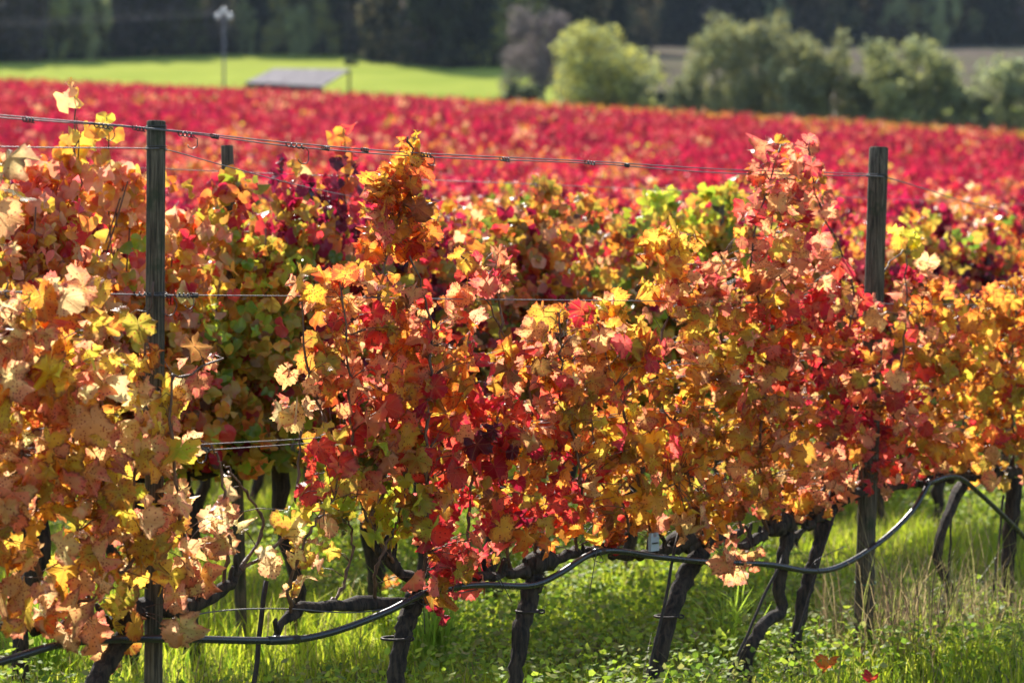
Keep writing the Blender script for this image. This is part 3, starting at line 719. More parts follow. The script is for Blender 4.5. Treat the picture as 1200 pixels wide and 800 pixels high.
# ------------------------------------------------------------------ wires
def wire(name, pts, r, label, cat='wire', mat=None, n=40, par=None, wig=0., group=None):
    P = smooth_path(pts, n, wig, len(pts)); loc = P[0]
    me = quad_mesh(name, [tube(P-loc, r, 6)], mat or M_WIRE); o = mobj(name, me, par)
    if par is None: o.location = loc; tag(o, label, cat, group)
    return o
def wp(L, k=0, off=-.035): return [row_pt(x, y, k, off) for x, y in L]
TOPA = [(-120, 124), (0, 135), (183, 151), (345, 168), (500, 180), (690, 189), (860, 199), (1028, 204)]
TOPB = [(-120, 127), (0, 138), (183, 152), (345, 172), (500, 184), (690, 191.5), (850, 203), (1028, 206.5)]
top = empty('trellis_wire', (0, 0, 0), 'twisted double top wire sloping from the left post to the right post', 'wire', 'front-row trellis wires')
for L in (TOPA, TOPB):
    P = smooth_path(wp(L), 60); mobj('strand', quad_mesh('strand', [tube(P, .0019, 6)], M_WIRE), top)
def knot(px, py, s, seed, par, k=0, tail=True):
    r_ = np.random.default_rng(seed); c = row_pt(px, py, k, -.04); parts = []
    a = np.linspace(0, 2*math.pi*3.5, 34); e = np.array([DU[0], DU[1], -.06])
    P = c+np.outer((a/a[-1]-.5)*s, e)+np.outer(np.cos(a)*.006, [0, 0, 1])+np.outer(np.sin(a)*.006, [NU[0], NU[1], 0])
    parts.append(tube(P, .0021, 5))
    if tail:
        b = np.linspace(0, 4.2, 14); q = s*.33
        P = c+e*s*.45+np.stack([np.sin(b)*q*DU[0], np.sin(b)*q*DU[1], (np.cos(b)-1)*q], 1)+r_.normal(size=(14, 3))*.001
        parts.append(tube(P, .0016, 5))
    mobj('wire_twist', quad_mesh('wire_twist', parts, M_OLDWIRE), par)
for j, (px, py, s) in enumerate([(34, 141, .04), (120, 148, .06), (163, 151, .05), (218, 158, .06), (252, 160, .03), (346, 171, .08), (382, 174, .03), (428, 176, .03), (500, 182, .05), (592, 187, .05), (692, 191, .06), (735, 194, .02)]):
    knot(px, py, s, j, top, tail=j in (1, 3, 5, 8))
mid = empty('trellis_wire', (0, 0, 0), 'single middle wire running level across both posts', 'wire', 'front-row trellis wires')
mobj('strand', quad_mesh('strand', [tube(smooth_path(wp([(-120, 340), (0, 341.5), (183, 345.5), (350, 347), (500, 350), (800, 353), (1028, 356), (1300, 358)]), 60), .0018, 6)], M_WIRE), mid)
for j, (px, py, s, tl) in enumerate([(168, 345, .07, False), (186, 345.5, .09, True), (214, 346, .06, True), (228, 346, .03, False), (60, 343, .02, False), (470, 350, .04, False)]): knot(px, py, s, 40+j, mid, tail=tl)
low = empty('trellis_wire', (0, 0, 0), 'lowest pair of wires seen between the left post and the red leaves', 'wire', 'front-row trellis wires')
for L in ([(-120, 546), (100, 530), (230, 521), (400, 511), (700, 487), (1028, 458), (1300, 436)], [(-120, 552), (100, 536), (230, 528), (400, 516), (700, 490), (1028, 460), (1300, 438)]):
    mobj('strand', quad_mesh('strand', [tube(smooth_path(wp(L), 50), .0017, 6)], M_WIRE), low)
for j, (px, py, s, tl) in enumerate([(228, 527, .06, True), (240, 527, .04, False), (383, 512, .03, False)]): knot(px, py, s, 60+j, low, tail=tl)
wire('slack_wire', [row_pt(-60, 171, 0, -.03), row_pt(60, 173, 0, -.03), row_pt(170, 174, 0, -.03), row_pt(197, 176, 0, .03), row_pt(262, 194, 0, .5), row_pt(345, 216, 0, 1.2), row_pt(420, 232, 1, 0)], .0017,
     'slack wire leaving the left post and sinking back to the second row', n=60)
wire('slack_wire', [row_pt(985, 206, 0, -.04), row_pt(1028, 206.5, 0, -.05), row_pt(1046, 210, 0, .03), row_pt(1082, 221, 0, .4), row_pt(1130, 236, 0, .9), row_pt(1186, 250, 1, -.5), row_pt(1196, 262, 1, -.1)], .0026,
     'slack wire dropping to the right from the right post', n=60)
def wire2(y0, y1, k, lab):
    wire('trellis_wire', [row_pt(-150, y0, k), row_pt(1350, y1, k)], .0018, lab, n=2, group='trellis wires of the second row')
wire2(184, 246, 1, 'blurred upper wire of the second row, above its leaves')
wire2(318, 330, 1, 'blurred middle wire of the second row, among its leaves')
# ties round the two posts
for P_, (px, py) in ((p1, (183, 150)), (p1, (183, 345)), (p2, (1028, 206)), (p1, (183, 174))):
    r0 = .031 if P_ is p1 else .045
    c = row_pt(px, py)-np.array(P_.location); a = np.linspace(0, 4*math.pi, 40)
    P = c+np.stack([np.cos(a)*r0, np.sin(a)*r0, np.linspace(-.006, .006, 40)], 1)
    mobj('wire_tie', quad_mesh('wire_tie', [tube(P, .0018, 5)], M_OLDWIRE), P_)
c = row_pt(1014, 682)-np.array(p2.location); a = np.linspace(0, 2*math.pi, 28)
mobj('twine', quad_mesh('twine', [tube(c+np.stack([np.cos(a)*.044, np.sin(a)*.044, np.sin(a)*.006], 1), .0022, 5)], M_TWINE), p2)

# ------------------------------------------------------------------ drip hoses, ties, tag
def hose(pts, r, label, group=None, k=0, off=-.06, n=90):
    P = smooth_path([row_pt(x, y, k, off) for x, y in pts], n); loc = P[0].copy()
    o = mobj('drip_hose', quad_mesh('drip_hose', [tube(P-loc, r, 12)], M_HOSE)); o.location = loc
    tag(o, label, 'hose', group); return o, P
h1, HP = hose([(-200, 800), (-60, 786), (0, 775), (60, 757), (110, 750), (200, 748), (320, 750), (380, 743), (450, 718), (500, 694), (560, 685), (620, 686), (655, 672), (690, 650), (720, 645), (770, 652), (830, 658), (900, 661), (950, 669), (985, 663), (1030, 636), (1068, 600), (1090, 563)],
     .0115, 'long black drip hose sagging along the front row below the leaves', 'black drip hoses')
h2, _ = hose([(1085, 566), (1120, 558), (1150, 580), (1190, 618), (1240, 668), (1320, 690)], .011, 'black drip hose piece dropping to the right edge beside the crooked trunk', 'black drip hoses')
h3, _ = hose([(-100, 575), (60, 556), (200, 541), (260, 534), (330, 520), (410, 508), (480, 520), (640, 520), (800, 500), (1000, 520), (1300, 480)], .011, 'blurred black drip hose of the second row behind the lowest wires', 'black drip hoses', 1, 0)
for px, py in ((335, 751), (520, 690), (700, 648)):                 # joint sleeves on the hose
    i = int(np.argmin(np.abs((HP[:, 0]/HP[:, 1]*FP+600)-px)))
    me = quad_mesh('joint_sleeve', [tube(HP[i-1:i+2]-HP[0], .0145, 12)], M_HOSE); mobj('joint_sleeve', me, h1)
tie_pts = [(495, 700, 498, 742), (582, 684, 600, 705), (700, 650, 690, 700), (955, 668, 990, 640), (860, 660, 880, 690)]
for j, (x0, y0, x1, y1) in enumerate(tie_pts):
    a = row_pt(x0, y0-8, 0, -.08); b = row_pt(x0+7, y0+8, 0, -.08); c = row_pt(x1, y1, 0, -.07)
    me = quad_mesh('wire_tie', [tube(smooth_path([a, b, row_pt(x0-5, y0+4, 0, -.03), a+[0, 0, .01], c], 22)-HP[0], .0017, 5)], M_OLDWIRE); mobj('wire_tie', me, h1)
wire('training_wire', [row_pt(180, 745, 0, .0), row_pt(222, 722, 0, -.02), (row_pt(275, 714, 0, -.02)), row_pt(340, 713, 0, -.02), row_pt(430, 716, 0, -.02), row_pt(560, 690, 0, -.02)], .0022, 'thin dark wire looping under the bare arm beside the leaning trunk', mat=M_WIRE, n=60)
# grey plastic tag: a moulded tensioner block, a dark bar standing in for a slot's shade
def box(c, s, rz=0.):
    x, y, z = [v/2 for v in s]; V = np.array([[i*x, j*y, k*z] for k in (-1, 1) for j in (-1, 1) for i in (-1, 1)])
    ca, sa = math.cos(rz), math.sin(rz); V = np.stack([V[:, 0]*ca-V[:, 1]*sa, V[:, 0]*sa+V[:, 1]*ca, V[:, 2]], 1)+np.array(c)
    return V, np.array([(0, 2, 3, 1), (4, 5, 7, 6), (0, 1, 5, 4), (2, 6, 7, 3), (0, 4, 6, 2), (1, 3, 7, 5)])
tp = row_pt(766, 637, 0, -.07); rz = math.atan2(DU[1], DU[0])
te = empty('wire_clip', tuple(tp), 'small pale grey plastic clip on the cordon beside the golden yellow vine', 'clip')
mobj('clip_body', quad_mesh('clip_body', [box((0, 0, 0), (.05, .014, .052), rz), box((-.016*DU[0], -.016*DU[1], .033), (.014, .012, .016), rz), box((.016*DU[0], .016*DU[1], .033), (.014, .012, .016), rz)], M_TAG, False), te)
mobj('slot_shade', quad_mesh('slot_shade', [box((-.0075*NU[0]*-1*-1, -.009, z), (.034, .004, .005), rz) for z in (.004,)], M_HOSE, False), te)  # black bar on the face, painting the shade of a recess

# ------------------------------------------------------------------ thin stakes beside the trunks
ST = [((753, 830), (795, 625), 'thin dark stake leaning beside the golden yellow vine trunk', .006), ((868, 760), (918, 650), 'thin dark stake beside the zigzag trunk', .006),
      ((918, 800), (978, 600), 'thin dark stake crossing beside the slanting trunk', .006), ((287, 880), (312, 680), 'thin dark stake in front of the thick leaning trunk behind', .008),
      ((1108, 740), (1116, 590), 'thin dark rod beside the crooked trunk', .005), ((1156, 780), (1176, 580), 'thin dark rod left of the straight trunk at the right edge', .006)]
for j, (a, b, lab, r) in enumerate(ST):
    off = -.05 if j != 3 else .1
    A_ = row_pt(*a, 0, off); B_ = row_pt(*b, 0, off); D_ = (B_-A_)/(B_[2]-A_[2]); A_ = A_+D_*(0.-A_[2]+float(H(A_[0], A_[1]))-.03)
    o_ = mobj('stake', quad_mesh('stake', [tube(smooth_path([A_, (A_+B_)/2, B_], 12, .002, j)-A_, r, 7, .06, j)], M_STAKE)); o_.location = A_
    tag(o_, lab, 'stake', 'thin stakes of the front row')
for j, (px, py, vi) in enumerate([(462, 748, 2), (618, 716, 3), (781, 722, 4)]):     # trunk clips: a dark band with a little ring
    c = row_pt(px, py, 0, -.012); root = [o for o in COL.objects if o.name.startswith('grapevine')][vi]; c = c-np.array(root.location)
    a = np.linspace(0, 2*math.pi, 24); r0 = (.043, .040, .044)[j]
    b = tube(c+np.stack([np.cos(a)*r0, np.sin(a)*r0+.012, a*0], 1), .0045, 6)
    d = tube(c+np.stack([r0*1.25+np.cos(a)*.010, a*0, np.sin(a)*.006], 1), .0035, 6)
    mobj('trunk_clip', quad_mesh('trunk_clip', [b, d], M_STAKE), root)

# ------------------------------------------------------------------ grass and weeds
M_WEED = leaf_material('weed_leaf', False, trans=.55, rough=.6, spec=.25)
def blades(n, ymin, ymax, hmin, hmax, wid, cols, r_, tmax=.25, power=1., clump=None):
    Y = (ymin**2+(ymax**2-ymin**2)*r_.random(n)**power)**.5; X = Y*r_.uniform(-tmax, tmax, n)
    if clump is not None: X, Y = clump(X, Y)
    dens = np.sin(X*1.9+.7*np.sin(Y*1.3))*np.sin(Y*1.6+X*.4)+.5*np.sin(X*5.3+2)*np.sin(Y*4.7)
    h = r_.uniform(hmin, hmax, n)*np.maximum(1+.62*dens, .12)*(.6+.8*r_.random(n)); h = np.maximum(h, .03)
    Z = GH(X, Y); az = r_.uniform(0, 6.28, n); ln = r_.uniform(.1, .9, n)*h
    dx, dy = np.cos(az), np.sin(az); fx, fy = np.cos(az+1.3+r_.normal(size=n)*.5), np.sin(az+1.3+r_.normal(size=n)*.5)
    wv = wid*r_.uniform(.6, 1.4, n)
    B = np.stack([X, Y, Z-.01], 1)
    def lv(s, q): return B+np.stack([dx*ln*s*s, dy*ln*s*s, h*s*(1-.25*s*s*ln/h)], 1)+np.stack([fx*wv*q, fy*wv*q, 0*wv], 1)
    V = np.stack([lv(0, -.5), lv(0, .5), lv(.55, -.42), lv(.55, .42), lv(1, 0)], 1).reshape(-1, 3)
    b = (np.arange(n)*5)[:, None]
    T = np.concatenate([b+[0, 1, 3], b+[0, 3, 2], b+[2, 3, 4]])
    A = np.array(cols)[r_.integers(0, len(cols), n)]*(1+.2*r_.normal(size=(n, 1))); A = np.clip(A, .005, .9)
    A = np.repeat(np.hstack([A, np.ones((n, 1))]), 5, 0)
    return V, T, V*0, A, A*.85
r_ = np.random.default_rng(77)
GC = [(.42, .54, .025), (.52, .62, .03), (.62, .68, .045), (.20, .33, .025), (.52, .52, .08)]
g_ = mobj('grass', cloud_mesh('grass', blades(440000, 8.2, 32, .035, .135, .0065, GC, r_, .24), M_GRASS))
tag(g_, 'bright green grass covering the ground under and between the vine rows', 'grass', kind='stuff')
# broad-leaved weeds
def weeds(n, r_):
    nc = n//14; Y = (8.3**2+(24**2-8.3**2)*r_.random(nc))**.5; X = Y*r_.uniform(-.24, .24, nc)
    m = (np.sin(X*1.7+1)+np.sin(Y*1.1+X)) > -.5; X, Y = X[m], Y[m]; nc = len(X)
    X = np.repeat(X, 14); Y = np.repeat(Y, 14); k = len(X); X = X+r_.normal(size=k)*.07; Y = Y+r_.normal(size=k)*.07
    P = np.stack([X, Y, GH(X, Y)+r_.uniform(.02, .20, k)], 1)
    t = r_.normal(size=(k, 3)); t[:, 2] *= .4; t /= np.linalg.norm(t, axis=1)[:, None]; m3 = r_.normal(size=(k, 3))*.45+np.array([0, 0, 1.]); m3 -= t*(m3*t).sum(1)[:, None]; m3 /= np.linalg.norm(m3, axis=1)[:, None]
    A = np.array([(.30, .44, .035), (.38, .52, .045), (.18, .30, .03), (.36, .36, .10), (.48, .58, .06)])[r_.integers(0, 5, k)]
    A = np.hstack([A*(1+.2*r_.normal(size=(k, 1))), np.ones((k, 1))]).clip(.01, .9)
    return leaf_cloud(LO, P, r_.uniform(.010, .026, k), (np.cross(t, m3), t, m3), A, A*.8)
g_ = mobj('weeds', cloud_mesh('weeds', weeds(170000, r_), M_WEED)); tag(g_, 'small broad-leaved weeds with glinting leaves among the grass', 'weeds', kind='stuff')
# dry grass at the foot of the right post, and scattered stems
def cl(X, Y):
    c = [row_pt(1060, 700, 0), row_pt(1020, 700, 0), row_pt(1130, 700, 0), row_pt(1190, 700, 0)]; k = len(X); rr = np.random.default_rng(5)
    i = rr.integers(0, 4, k); cx = np.array([q[0] for q in c])[i]; cy = np.array([q[1] for q in c])[i]
    return cx+rr.normal(size=k)*.16, cy+rr.normal(size=k)*.22-.1
DC = [(.34, .26, .12), (.40, .31, .15), (.22, .14, .08), (.34, .36, .08), (.15, .10, .07)]
d1 = blades(1000, 9, 12, .20, .48, .0038, DC, r_, .2, 1, cl); d2 = blades(4500, 9, 18, .08, .24, .004, DC, r_, .24)
def cat(a, b): return [np.concatenate([a[0], b[0]]), np.concatenate([a[1], b[1]+len(a[0])])]+[np.concatenate([x, y]) for x, y in zip(a[2:], b[2:])]
g_ = mobj('dry_grass', cloud_mesh('dry_grass', cat(d1, d2), M_GRASS)); tag(g_, 'tan dry grass stems, thickest round the foot of the right post', 'dry grass', kind='stuff')
def tuft(px, py, lab, n, h, col, seed, Yv=None):
    q = far_pt(px, py, 10.0); s = CZ/(CZ-q[2]); X0, Y0 = q[0]*s, q[1]*s
    if Yv: X0, Y0 = (px-600)/FP*Yv, Yv
    rr = np.random.default_rng(seed)
    def c2(X, Y): return X0+rr.normal(size=len(X))*.05, Y0+rr.normal(size=len(X))*.05
    arr = list(blades(n, 9, 10, h*.7, h, .009, col, rr, .2, 1, c2)); z0 = float(GH(X0, Y0)); arr[0] = arr[0]-np.array([X0, Y0, z0])
    o = mobj('grass_tuft', cloud_mesh('grass_tuft', arr, M_GRASS)); o.location = (X0, Y0, z0); tag(o, lab, 'grass tuft')
tuft(510, 790, 'large bright green grass tuft between the two left-of-centre front trunks', 260, .40, [(.28, .46, .04), (.36, .50, .06)], 3)
tuft(850, 775, 'pale lime tuft of wide arching blades right of the golden yellow vine trunk', 60, .42, [(.44, .60, .06)], 4)
tuft(50, 800, 'green grass tuft below the hose at the lower left', 120, .35, [(.30, .46, .04)], 5)
# fallen and caught autumn leaves on the grass
def ground_leaf(px, py, col, lab, s=.10, seed=1):
    q = far_pt(px, py, 10.0); k = CZ*.88/(CZ-q[2]); P = np.array([q[0]*k, q[1]*k, 0]); P[2] = float(GH(P[0], P[1]))+.17
    A = np.array([(*PAL[col][0], .3)]); B = np.array([(*PAL[col][1], .6)])
    arr = leaf_cloud([HI[seed]], np.zeros((1, 3)), np.array([s]), (np.array([[.95, .2, -.1]]), np.array([[-.2, .75, -.62]]), np.array([[-.05, .61, .78]])), A, B)
    o = mobj('fallen_leaf', cloud_mesh('fallen_leaf', arr, M_LEAF)); o.location = P; tag(o, lab, 'leaf')
ground_leaf(970, 772, 'orange', 'rust orange vine leaf caught in the grass left of the right post', .062, 2)
ground_leaf(455, 694, 'orange', 'orange vine leaf on the grass left of the tall-shoot vine trunk', .08, 3)
ground_leaf(1022, 792, 'red', 'red brown vine leaf at the very foot of the right post', .04, 4)

# ------------------------------------------------------------------ trees
def crown_arrays(r_, lobes, n, size, col, flat=1., solid=.55, temps=LO):
    """leaves spread through overlapping lobes (x,y,z,rx,ry,rz)"""
    lob = np.array(lobes, float); vol = lob[:, 3]*lob[:, 5]; k = r_.choice(len(lob), n, p=vol/vol.sum())
    d = r_.normal(size=(n, 3)); d /= np.linalg.norm(d, axis=1)[:, None]; rad = r_.random(n)**solid
    P = lob[k, :3]+d*rad[:, None]*lob[k, 3:6]
    P += r_.normal(size=(n, 3))*lob[k, 3:6]*.05
    lump = np.sin(P[:, 0]*1.7+k)*np.sin(P[:, 2]*1.9+k*2)*np.sin(P[:, 1]*1.5)
    keep = lump > -.62+.5*(rad > .85)*r_.random(n); P = P[keep]; n = len(P)
    c = np.array(col)[r_.integers(0, len(col), n)]*(1+.25*r_.normal(size=(n, 1))); A = np.hstack([c.clip(.01, .8), np.ones((n, 1))])
    t = r_.normal(size=(n, 3)); t /= np.linalg.norm(t, axis=1)[:, None]; m = r_.normal(size=(n, 3)); m -= t*(m*t).sum(1)[:, None]; m /= np.linalg.norm(m, axis=1)[:, None]
    return leaf_cloud(temps, P, r_.uniform(.6, 1.3, n)*size, (np.cross(t, m), t, m), A, A*.7)
def trunk_parts(r_, h, r, spread, nb=6, stems=1):
    ps = []
    for s in range(stems):
        ox = r_.normal()*.3*(stems > 1); top = np.array([ox+r_.normal()*spread*.25*(1+(stems > 1)*1.5), r_.normal()*spread*.2, h*(.85 if stems == 1 else .68)])
        P = smooth_path([(ox, 0, -.4), (ox+r_.normal()*.1, r_.normal()*.1, h*.35), tuple(top)], 10); ps.append(tube(P, np.linspace(r, r*.2, 10), 8, .05, s))
        for b in range(nb):
            i = r_.integers(3, 9); a = P[i]; az = r_.uniform(0, 6.28); L = spread*r_.uniform(.5, 1)
            e = a+np.array([math.cos(az)*L, math.sin(az)*L, h*.25]); ps.append(tube(smooth_path([a, (a+e)/2+[0, 0, .2], e], 6), np.linspace(r*.4, r*.08, 6), 5, .05, b))
    return ps
def tree_proto(seed, h, wdt, col, n, size, kind):
    r_ = np.random.default_rng(seed); lobes = []
    if kind == 'round':
        for k in range(54):
            a = r_.uniform(0, 6.28); q = r_.random()**.5*.78; z = r_.uniform(.04, .86)
            sh = 1-.55*max(z-.45, 0)/.5
            lobes.append((math.cos(a)*q*wdt*sh, math.sin(a)*q*wdt*sh, z*h, wdt*r_.uniform(.16, .34), wdt*.3, h*r_.uniform(.08, .17)))
    elif kind == 'cone':
        for k in range(18):
            z = k/18; lobes.append((r_.normal()*.1*wdt, r_.normal()*.1*wdt, (.08+z*.86)*h, wdt*(1-z)**.8+.25, wdt*(1-z)**.8+.25, h*.06))
    else:                                # upright, many-stemmed
        for k in range(44):
            a = r_.uniform(0, 6.28); q = r_.random()*1.0; z = r_.uniform(.04, .84)
            lobes.append((math.cos(a)*q*wdt*(.6+.5*z), math.sin(a)*q*wdt*.8, z*h, wdt*r_.uniform(.12, .26), wdt*.25, h*r_.uniform(.10, .24)))
    crown = cloud_mesh('crown', crown_arrays(r_, lobes, n, size, col), M_TREE)
    tr = quad_mesh('trunk', [p for p in trunk_parts(r_, h, (.04*wdt+.10) if kind != 'multi' else .09, wdt*(.6 if kind != 'multi' else .3), 6, 1 if kind != 'multi' else 4)], M_TRUNK)
    return crown, tr
def place_tree(name, proto, x, y, label, cat_, group, s=1., rz=0., sx=1.):
    root = bpy.data.objects.new(name, None); root.location = (x, y, float(H(x, y))-.1); root.scale = (s*sx, s*sx, s); root.rotation_euler = (0, 0, rz); link(root)
    tag(root, label, cat_, group)
    link(bpy.data.objects.new('trunk', proto[1]), root); link(bpy.data.objects.new('crown', proto[0]), root)
YEL = [(.46, .44, .12), (.38, .39, .14), (.32, .34, .17), (.56, .48, .09)]
GRY = [(.30, .34, .17), (.36, .38, .22), (.24, .27, .14), (.42, .42, .14)]
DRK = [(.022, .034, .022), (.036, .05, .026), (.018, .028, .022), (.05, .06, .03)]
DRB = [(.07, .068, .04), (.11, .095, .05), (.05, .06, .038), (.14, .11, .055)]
PUR = [(.17, .14, .14), (.23, .19, .18), (.14, .12, .12)]
def at(px, Y): return (px-600)/FP*Y, Y
W1 = tree_proto(11, 8.0, 5.2, YEL, 13000, .17, 'round'); W2 = tree_proto(24, 8.6, 4.6, GRY+YEL[:1], 13000, .16, 'round'); W3 = tree_proto(13, 7.5, 3.6, GRY+YEL[:2], 10000, .15, 'multi')
W4 = tree_proto(14, 5.5, 2.6, GRY, 5200, .15, 'multi'); W5 = tree_proto(15, 9.0, 5.0, PUR, 11000, .15, 'round'); W6 = tree_proto(16, 3.0, 2.4, DRK+GRY[:1], 2600, .2, 'round')
# trees behind the right half of the vineyard
for name, pr, px, Y, lab, s, rz, sx in [
  ('shrub', W4, 742, 194, 'grey-green shrub filling the right foot of the big rounded tree', .75, .4, 1.0), ('shrub', W4, 800, 189, 'pale yellow-green shrub at the left foot of the close pair', .7, 1.4, 1.0),
  ('shrub', W4, 935, 184, 'grey-green shrub between the close pair and the slimmer tree', 1.0, 2.4, 1.2), ('shrub', W4, 1012, 183, 'grey shrub left of the many-stemmed tree', .95, 3.4, 1.2), ('shrub', W4, 1092, 182, 'pale grey shrub touching the right side of the many-stemmed tree', .95, 4.1, 1.2), ('shrub', W4, 1150, 181, 'low bare grey shrub between the two pale shrubs at the right', .7, 5.1, 1.2),
  ('willow_tree', W1, 700, 196, 'big rounded yellow-green tree standing nearest the middle, right of the bare purple tree', 1.0, 0, 1.2),
  ('bare_tree', W5, 634, 214, 'bare purple-grey tree just left of the big rounded yellow-green tree', 1.0, .4, .8),
  ('willow_tree', W2, 838, 190, 'tall grey-green rounded tree, left one of the close pair right of the bare field gap', 1.0, 1, .72),
  ('willow_tree', W2, 893, 188, 'yellow-crowned tall tree, right one of the close pair right of the bare field gap', 1.03, 2.6, .78),
  ('willow_tree', W3, 968, 185, 'slimmer grey-green tree right of the close pair, with a yellow right side', .95, .5, 1.3),
  ('willow_tree', W3, 1058, 182, 'grey-green many-stemmed tree with a thin pointed top before the brown field', .9, 2.2, 1.5),
  ('shrub', W4, 1122, 182, 'low pale bare shrub right of the many-stemmed tree', .78, 1, 1.1), ('shrub', W4, 1178, 183, 'pale slender shrub with a thin green tip near the right edge', 1.05, 2, 1.1),
  ('shrub', W4, 1215, 182, 'pale bushy shrub at the right edge of the tree line', .95, 3, 1.3),
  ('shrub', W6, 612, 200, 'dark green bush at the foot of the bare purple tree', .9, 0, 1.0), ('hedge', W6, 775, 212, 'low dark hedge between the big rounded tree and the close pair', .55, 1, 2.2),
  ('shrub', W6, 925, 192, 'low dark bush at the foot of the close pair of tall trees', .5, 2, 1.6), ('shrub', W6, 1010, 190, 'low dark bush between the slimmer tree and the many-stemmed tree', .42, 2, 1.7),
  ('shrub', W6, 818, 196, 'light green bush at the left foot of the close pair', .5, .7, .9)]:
    x, y = at(px, Y); place_tree(name, pr, x, y, lab, 'tree' if 'tree' in name else name, None, s, rz, sx)
# the dark wood along the top of the slope
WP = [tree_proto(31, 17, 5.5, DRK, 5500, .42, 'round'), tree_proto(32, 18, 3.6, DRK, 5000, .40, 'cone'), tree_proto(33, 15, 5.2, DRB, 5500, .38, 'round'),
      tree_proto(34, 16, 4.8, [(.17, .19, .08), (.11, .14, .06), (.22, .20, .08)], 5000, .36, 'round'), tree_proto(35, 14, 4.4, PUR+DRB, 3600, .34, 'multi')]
W1_SUNLIT = tree_proto(41, 13, 4.4, [tuple(1.35*q for q in c) for c in YEL+GRY], 6500, .26, 'round'); W2_SUNLIT = tree_proto(42, 12, 4.2, [tuple(1.4*q for q in c) for c in GRY], 6500, .26, 'multi')  # crown colours brightened, so the look of lit tops is painted in
WL = ['dark green broad tree in the wood behind the meadow and fields', 'dark pointed conifer in the wood behind the meadow and fields', 'brownish dark tree in the wood behind the meadow and fields',
      'lighter olive tree in the wood behind the meadow and fields', 'bare greyish tree in the wood behind the meadow and fields']
WG = ['dark broad trees of the wood', 'dark conifers of the wood', 'brownish trees of the wood', 'olive trees of the wood', 'bare greyish trees of the wood']
r_ = np.random.default_rng(9)
def ywood(px): return float(np.interp(px, [-100, 0, 300, 420, 520, 700, 760, 1000, 1250], [290, 296, 330, 322, 284, 300, 392, 398, 404]))
WS = ['dark green broad tree', 'dark pointed conifer', 'brownish tree', 'olive tree', 'bare greyish tree']
LMK = [(20, 'above the left end of the meadow'), (90, 'above the leftmost tall orange shoot'), (180, 'above the left post'), (262, 'behind the utility pole'), (345, 'behind the shed'),
       (420, 'right of the shed'), (485, 'above the tallest thin shoot'), (550, 'above the right end of the meadow'), (634, 'behind the bare purple tree'), (700, 'behind the big rounded tree'),
       (780, 'above the field gap'), (838, 'behind the left one of the close pair'), (900, 'behind the right one of the close pair'), (968, 'behind the slimmer tree'), (1030, 'above the right post'), (1085, 'right of the many-stemmed tree'), (1140, 'above the pale shrub'), (1190, 'at the right edge')]
used_ = []
nt_ = 0
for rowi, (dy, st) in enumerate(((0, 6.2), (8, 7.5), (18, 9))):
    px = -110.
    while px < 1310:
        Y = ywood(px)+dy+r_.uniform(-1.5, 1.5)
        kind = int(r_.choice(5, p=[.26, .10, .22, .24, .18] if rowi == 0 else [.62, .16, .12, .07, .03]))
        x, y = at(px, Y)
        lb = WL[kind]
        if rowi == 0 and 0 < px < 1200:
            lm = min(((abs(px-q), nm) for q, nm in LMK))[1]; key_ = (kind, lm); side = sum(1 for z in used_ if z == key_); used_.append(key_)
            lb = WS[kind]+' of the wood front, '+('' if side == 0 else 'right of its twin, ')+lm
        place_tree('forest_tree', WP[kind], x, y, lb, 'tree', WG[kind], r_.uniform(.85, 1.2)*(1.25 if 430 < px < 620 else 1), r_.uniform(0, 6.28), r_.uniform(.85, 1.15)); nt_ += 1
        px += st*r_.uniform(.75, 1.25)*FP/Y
for px, dY, kind, sc_, lab in [(28, -3, 4, .8, 'pale grey bare tree of the wood front near the left edge'), (68, -2, 5, .62, 'sunlit-coloured yellow-green tree of the wood front left of the pale grey thicket'), (104, -4, 6, .75, 'pale silvery tree of the wood front between left edge and left post'),
    (138, -3, 4, .55, 'low pale grey thicket left of the left post, before the dark wood'), (205, -2, 4, .7, 'pale bare thicket between left post and utility pole, before the dark wood'), (285, -3, 6, .6, 'silvery green tree of the wood front just right of the utility pole'),
    (338, -2, 5, .9, 'tall sunlit-coloured olive tree of the wood front behind the shed'), (352, -5, 6, .55, 'small bright shrubby tree of the wood front above the shed roof'), (388, -2, 5, .7, 'narrow sunlit-coloured tree right of the shed, before the dark wood'),
    (432, -2, 4, .9, 'tall bare grey-brown tree of the wood front right of the shed'), (500, 0, 4, .95, 'bare brownish tree of the wood front above the tallest thin shoot'), (558, 0, 5, .9, 'yellowish tree of the wood front at the right end of the meadow'), (604, -2, 5, .95, 'yellow-brown tree behind the bare purple tree'),
    (660, 6, 5, .9, 'olive tree of the wood front behind the big rounded tree'), (905, -2, 6, .8, 'silvery tree of the wood front right of the close pair'), (1048, -2, 6, .7, 'pale silvery tree of the wood front above the right post'), (1100, -3, 6, .8, 'rounded silvery green tree at the top of the brown field'), (1068, -2, 5, .6, 'small yellow-green tree at the top of the brown field')]:
    x, y = at(px, ywood(px)+dY); place_tree('forest_tree', {4: WP[4], 5: W1_SUNLIT, 6: W2_SUNLIT}[kind], x, y, lab, 'tree', 'paler trees along the front of the wood', sc_, px*.7, 1.0)
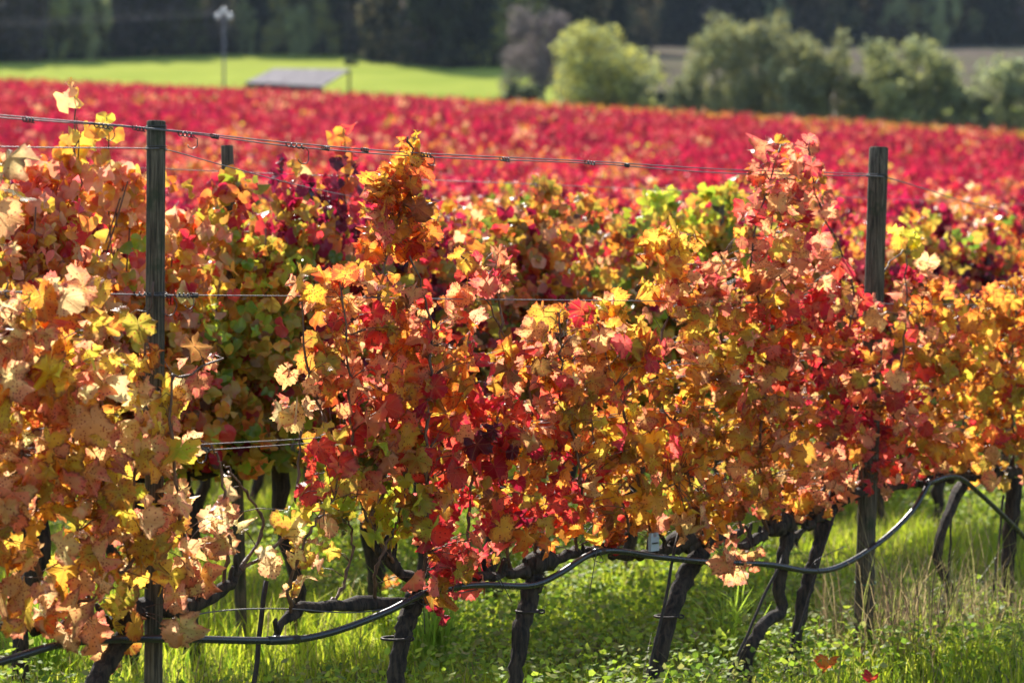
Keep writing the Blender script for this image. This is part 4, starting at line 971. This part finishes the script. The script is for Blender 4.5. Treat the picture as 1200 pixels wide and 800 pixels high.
# undergrowth closing the foot of the wood
up = []; uo = 0
ua = [[], [], [], [], []]
for px in np.arange(-110, 1310, 14):
    x, y = at(px, ywood(px)-1.5+r_.uniform(-1, 1)); rr = np.random.default_rng(int(px)+900)
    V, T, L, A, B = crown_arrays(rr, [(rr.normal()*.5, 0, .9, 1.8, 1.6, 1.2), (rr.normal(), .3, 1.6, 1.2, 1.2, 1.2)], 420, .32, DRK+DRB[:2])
    ua[0].append(V+np.array([x, y, float(H(x, y))])); ua[1].append(T+uo); ua[2].append(L); ua[3].append(A); ua[4].append(B); uo += len(V)
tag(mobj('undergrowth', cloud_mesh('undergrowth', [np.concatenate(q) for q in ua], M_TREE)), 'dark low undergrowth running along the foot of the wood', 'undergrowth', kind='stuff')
x, y = at(411, 291); place_tree('shrub', W6, x, y, 'small pale bush standing alone at the top of the meadow', 'shrub', None, .4)

# ------------------------------------------------------------------ shed and utility pole on the meadow
Ys = 206.; cA, cB, cC, cD = far_pt(288, 96.5, Ys-4), far_pt(378, 101.5, Ys-5), far_pt(411, 81.5, Ys+2), far_pt(321, 80.5, Ys+3)
zb = float(H(cA[0], cA[1])); org = np.array([(cA[0]+cC[0])/2, Ys, zb])
shed = empty('shed', tuple(org), 'low open wooden shed with a grey plank roof at the edge of the green meadow', 'shed')
V = []; nb = 22
top_ = np.array([cA, cB, cC, cD])-org
pl = []
for i in range(nb):                        # roof boards side by side, each a little out of line
    f0, f1 = i/nb, (i+.94)/nb; a = top_[0]+(top_[1]-top_[0])*f0; b = top_[0]+(top_[1]-top_[0])*f1
    c = top_[3]+(top_[2]-top_[3])*f1; d = top_[3]+(top_[2]-top_[3])*f0; z = np.array([0, 0, r_.uniform(0, .03)]); th = np.array([0, 0, -.10])
    ov = (a-d)*r_.uniform(0, .012)
    Q = np.array([a+ov+z, b+ov+z, c+z, d+z, a+ov+z+th, b+ov+z+th, c+z+th, d+z+th]); pl.append((Q, np.array([(0, 1, 2, 3), (7, 6, 5, 4), (0, 4, 5, 1), (1, 5, 6, 2), (2, 6, 7, 3), (3, 7, 4, 0)])))
mobj('roof', quad_mesh('roof', pl, M_ROOF, False), shed)
def beam(a, b, r): return tube([a, b], [r, r], 4)
mobj('fascia', quad_mesh('fascia', [beam(top_[0]+[0, .05, -.22], top_[1]+[0, .05, -.22], .13), beam(top_[3]+[0, -.05, -.2], top_[2]+[0, -.05, -.2], .1)], M_BOARD, False), shed)
for q, up in ((top_[0], 0), (top_[1], 0), (top_[2], 0), (top_[3], 0), ((top_[0]+top_[1])/2, 0)):
    qq = q*.97; zg = float(H(qq[0]+org[0], qq[1]+org[1]))-org[2]-.3
    mobj('post', quad_mesh('post', [beam([qq[0], qq[1], zg], [qq[0], qq[1], q[2]-.12], .11)], M_BOARD, False), shed)
a, b = top_[0]*.94, top_[1]*.94; bw = []
for i in range(16):
    f = (i+.5)/16; c = a+(b-a)*f; zg = -.6
    bw.append(box((c[0], c[1]+.3, (zg+top_[0][2]-.4)/2), (abs(b[0]-a[0])/16*.93, .05, top_[0][2]-.4-zg)))
mobj('board_wall', quad_mesh('board_wall', bw, M_BOARD, False), shed)
px_, Yp = 263, 200.; x, y = at(px_, Yp); zt = far_pt(px_, 17, Yp)[2]; zg = float(H(x, y))
pole = empty('utility_pole', (x, y, zg), 'tall thin grey pole with three white insulators left of the shed', 'utility pole')
mobj('pole', quad_mesh('pole', [tube([(0, 0, -.5), (0, 0, (zt-zg)/2), (0, 0, zt-zg)], [.10, .09, .07], 10)], M_CONC), pole)
mobj('crossarm', quad_mesh('crossarm', [box((0, 0, zt-zg-.35), (1.05, .10, .10))], M_CONC, False), pole)
for dx, dz in ((-.46, -.15), (.46, -.15), (0, .22)):
    a = np.linspace(0, 1, 9); mobj('insulator', quad_mesh('insulator', [tube([(dx, 0, zt-zg+dz-.25+.5*q) for q in a], [.04, .16, .20, .14, .22, .17, .20, .13, .03], 10)], M_CERAM), pole)
for dx, dz in ((-.46, .0), (.46, .0), (0, .4)):
    a = np.array([x+dx, y, zt+dz]); b = a+np.array([-150, 40, 3.]); m_ = (a+b)/2-np.array([0, 0, 2.5])
    wire('power_line', [a, m_, b], .011, 'faint grey overhead line running left from the pole, before the dark wood', 'power line', M_CONC, n=24, group='overhead lines left of the pole')

# ------------------------------------------------------------------ the air
def haze():
    m, nt = newmat('haze_air'); g = G(nt); v = g.n('VolumePrincipled'); v.inputs['Color'].default_value = (.62, .78, 1, 1)
    v.inputs['Density'].default_value = .00006; v.inputs['Anisotropy'].default_value = .2
    o = g.n('OutputMaterial'); nt.links.new(v.outputs[0], o.inputs['Volume'])
    h = mobj('haze', quad_mesh('haze', [box((0, 205, 39), (460, 520, 82))], m, False)); h['kind'] = 'stuff'; h['label'] = 'thin pale blue air that softens the far wood'; h['category'] = 'haze'
haze()
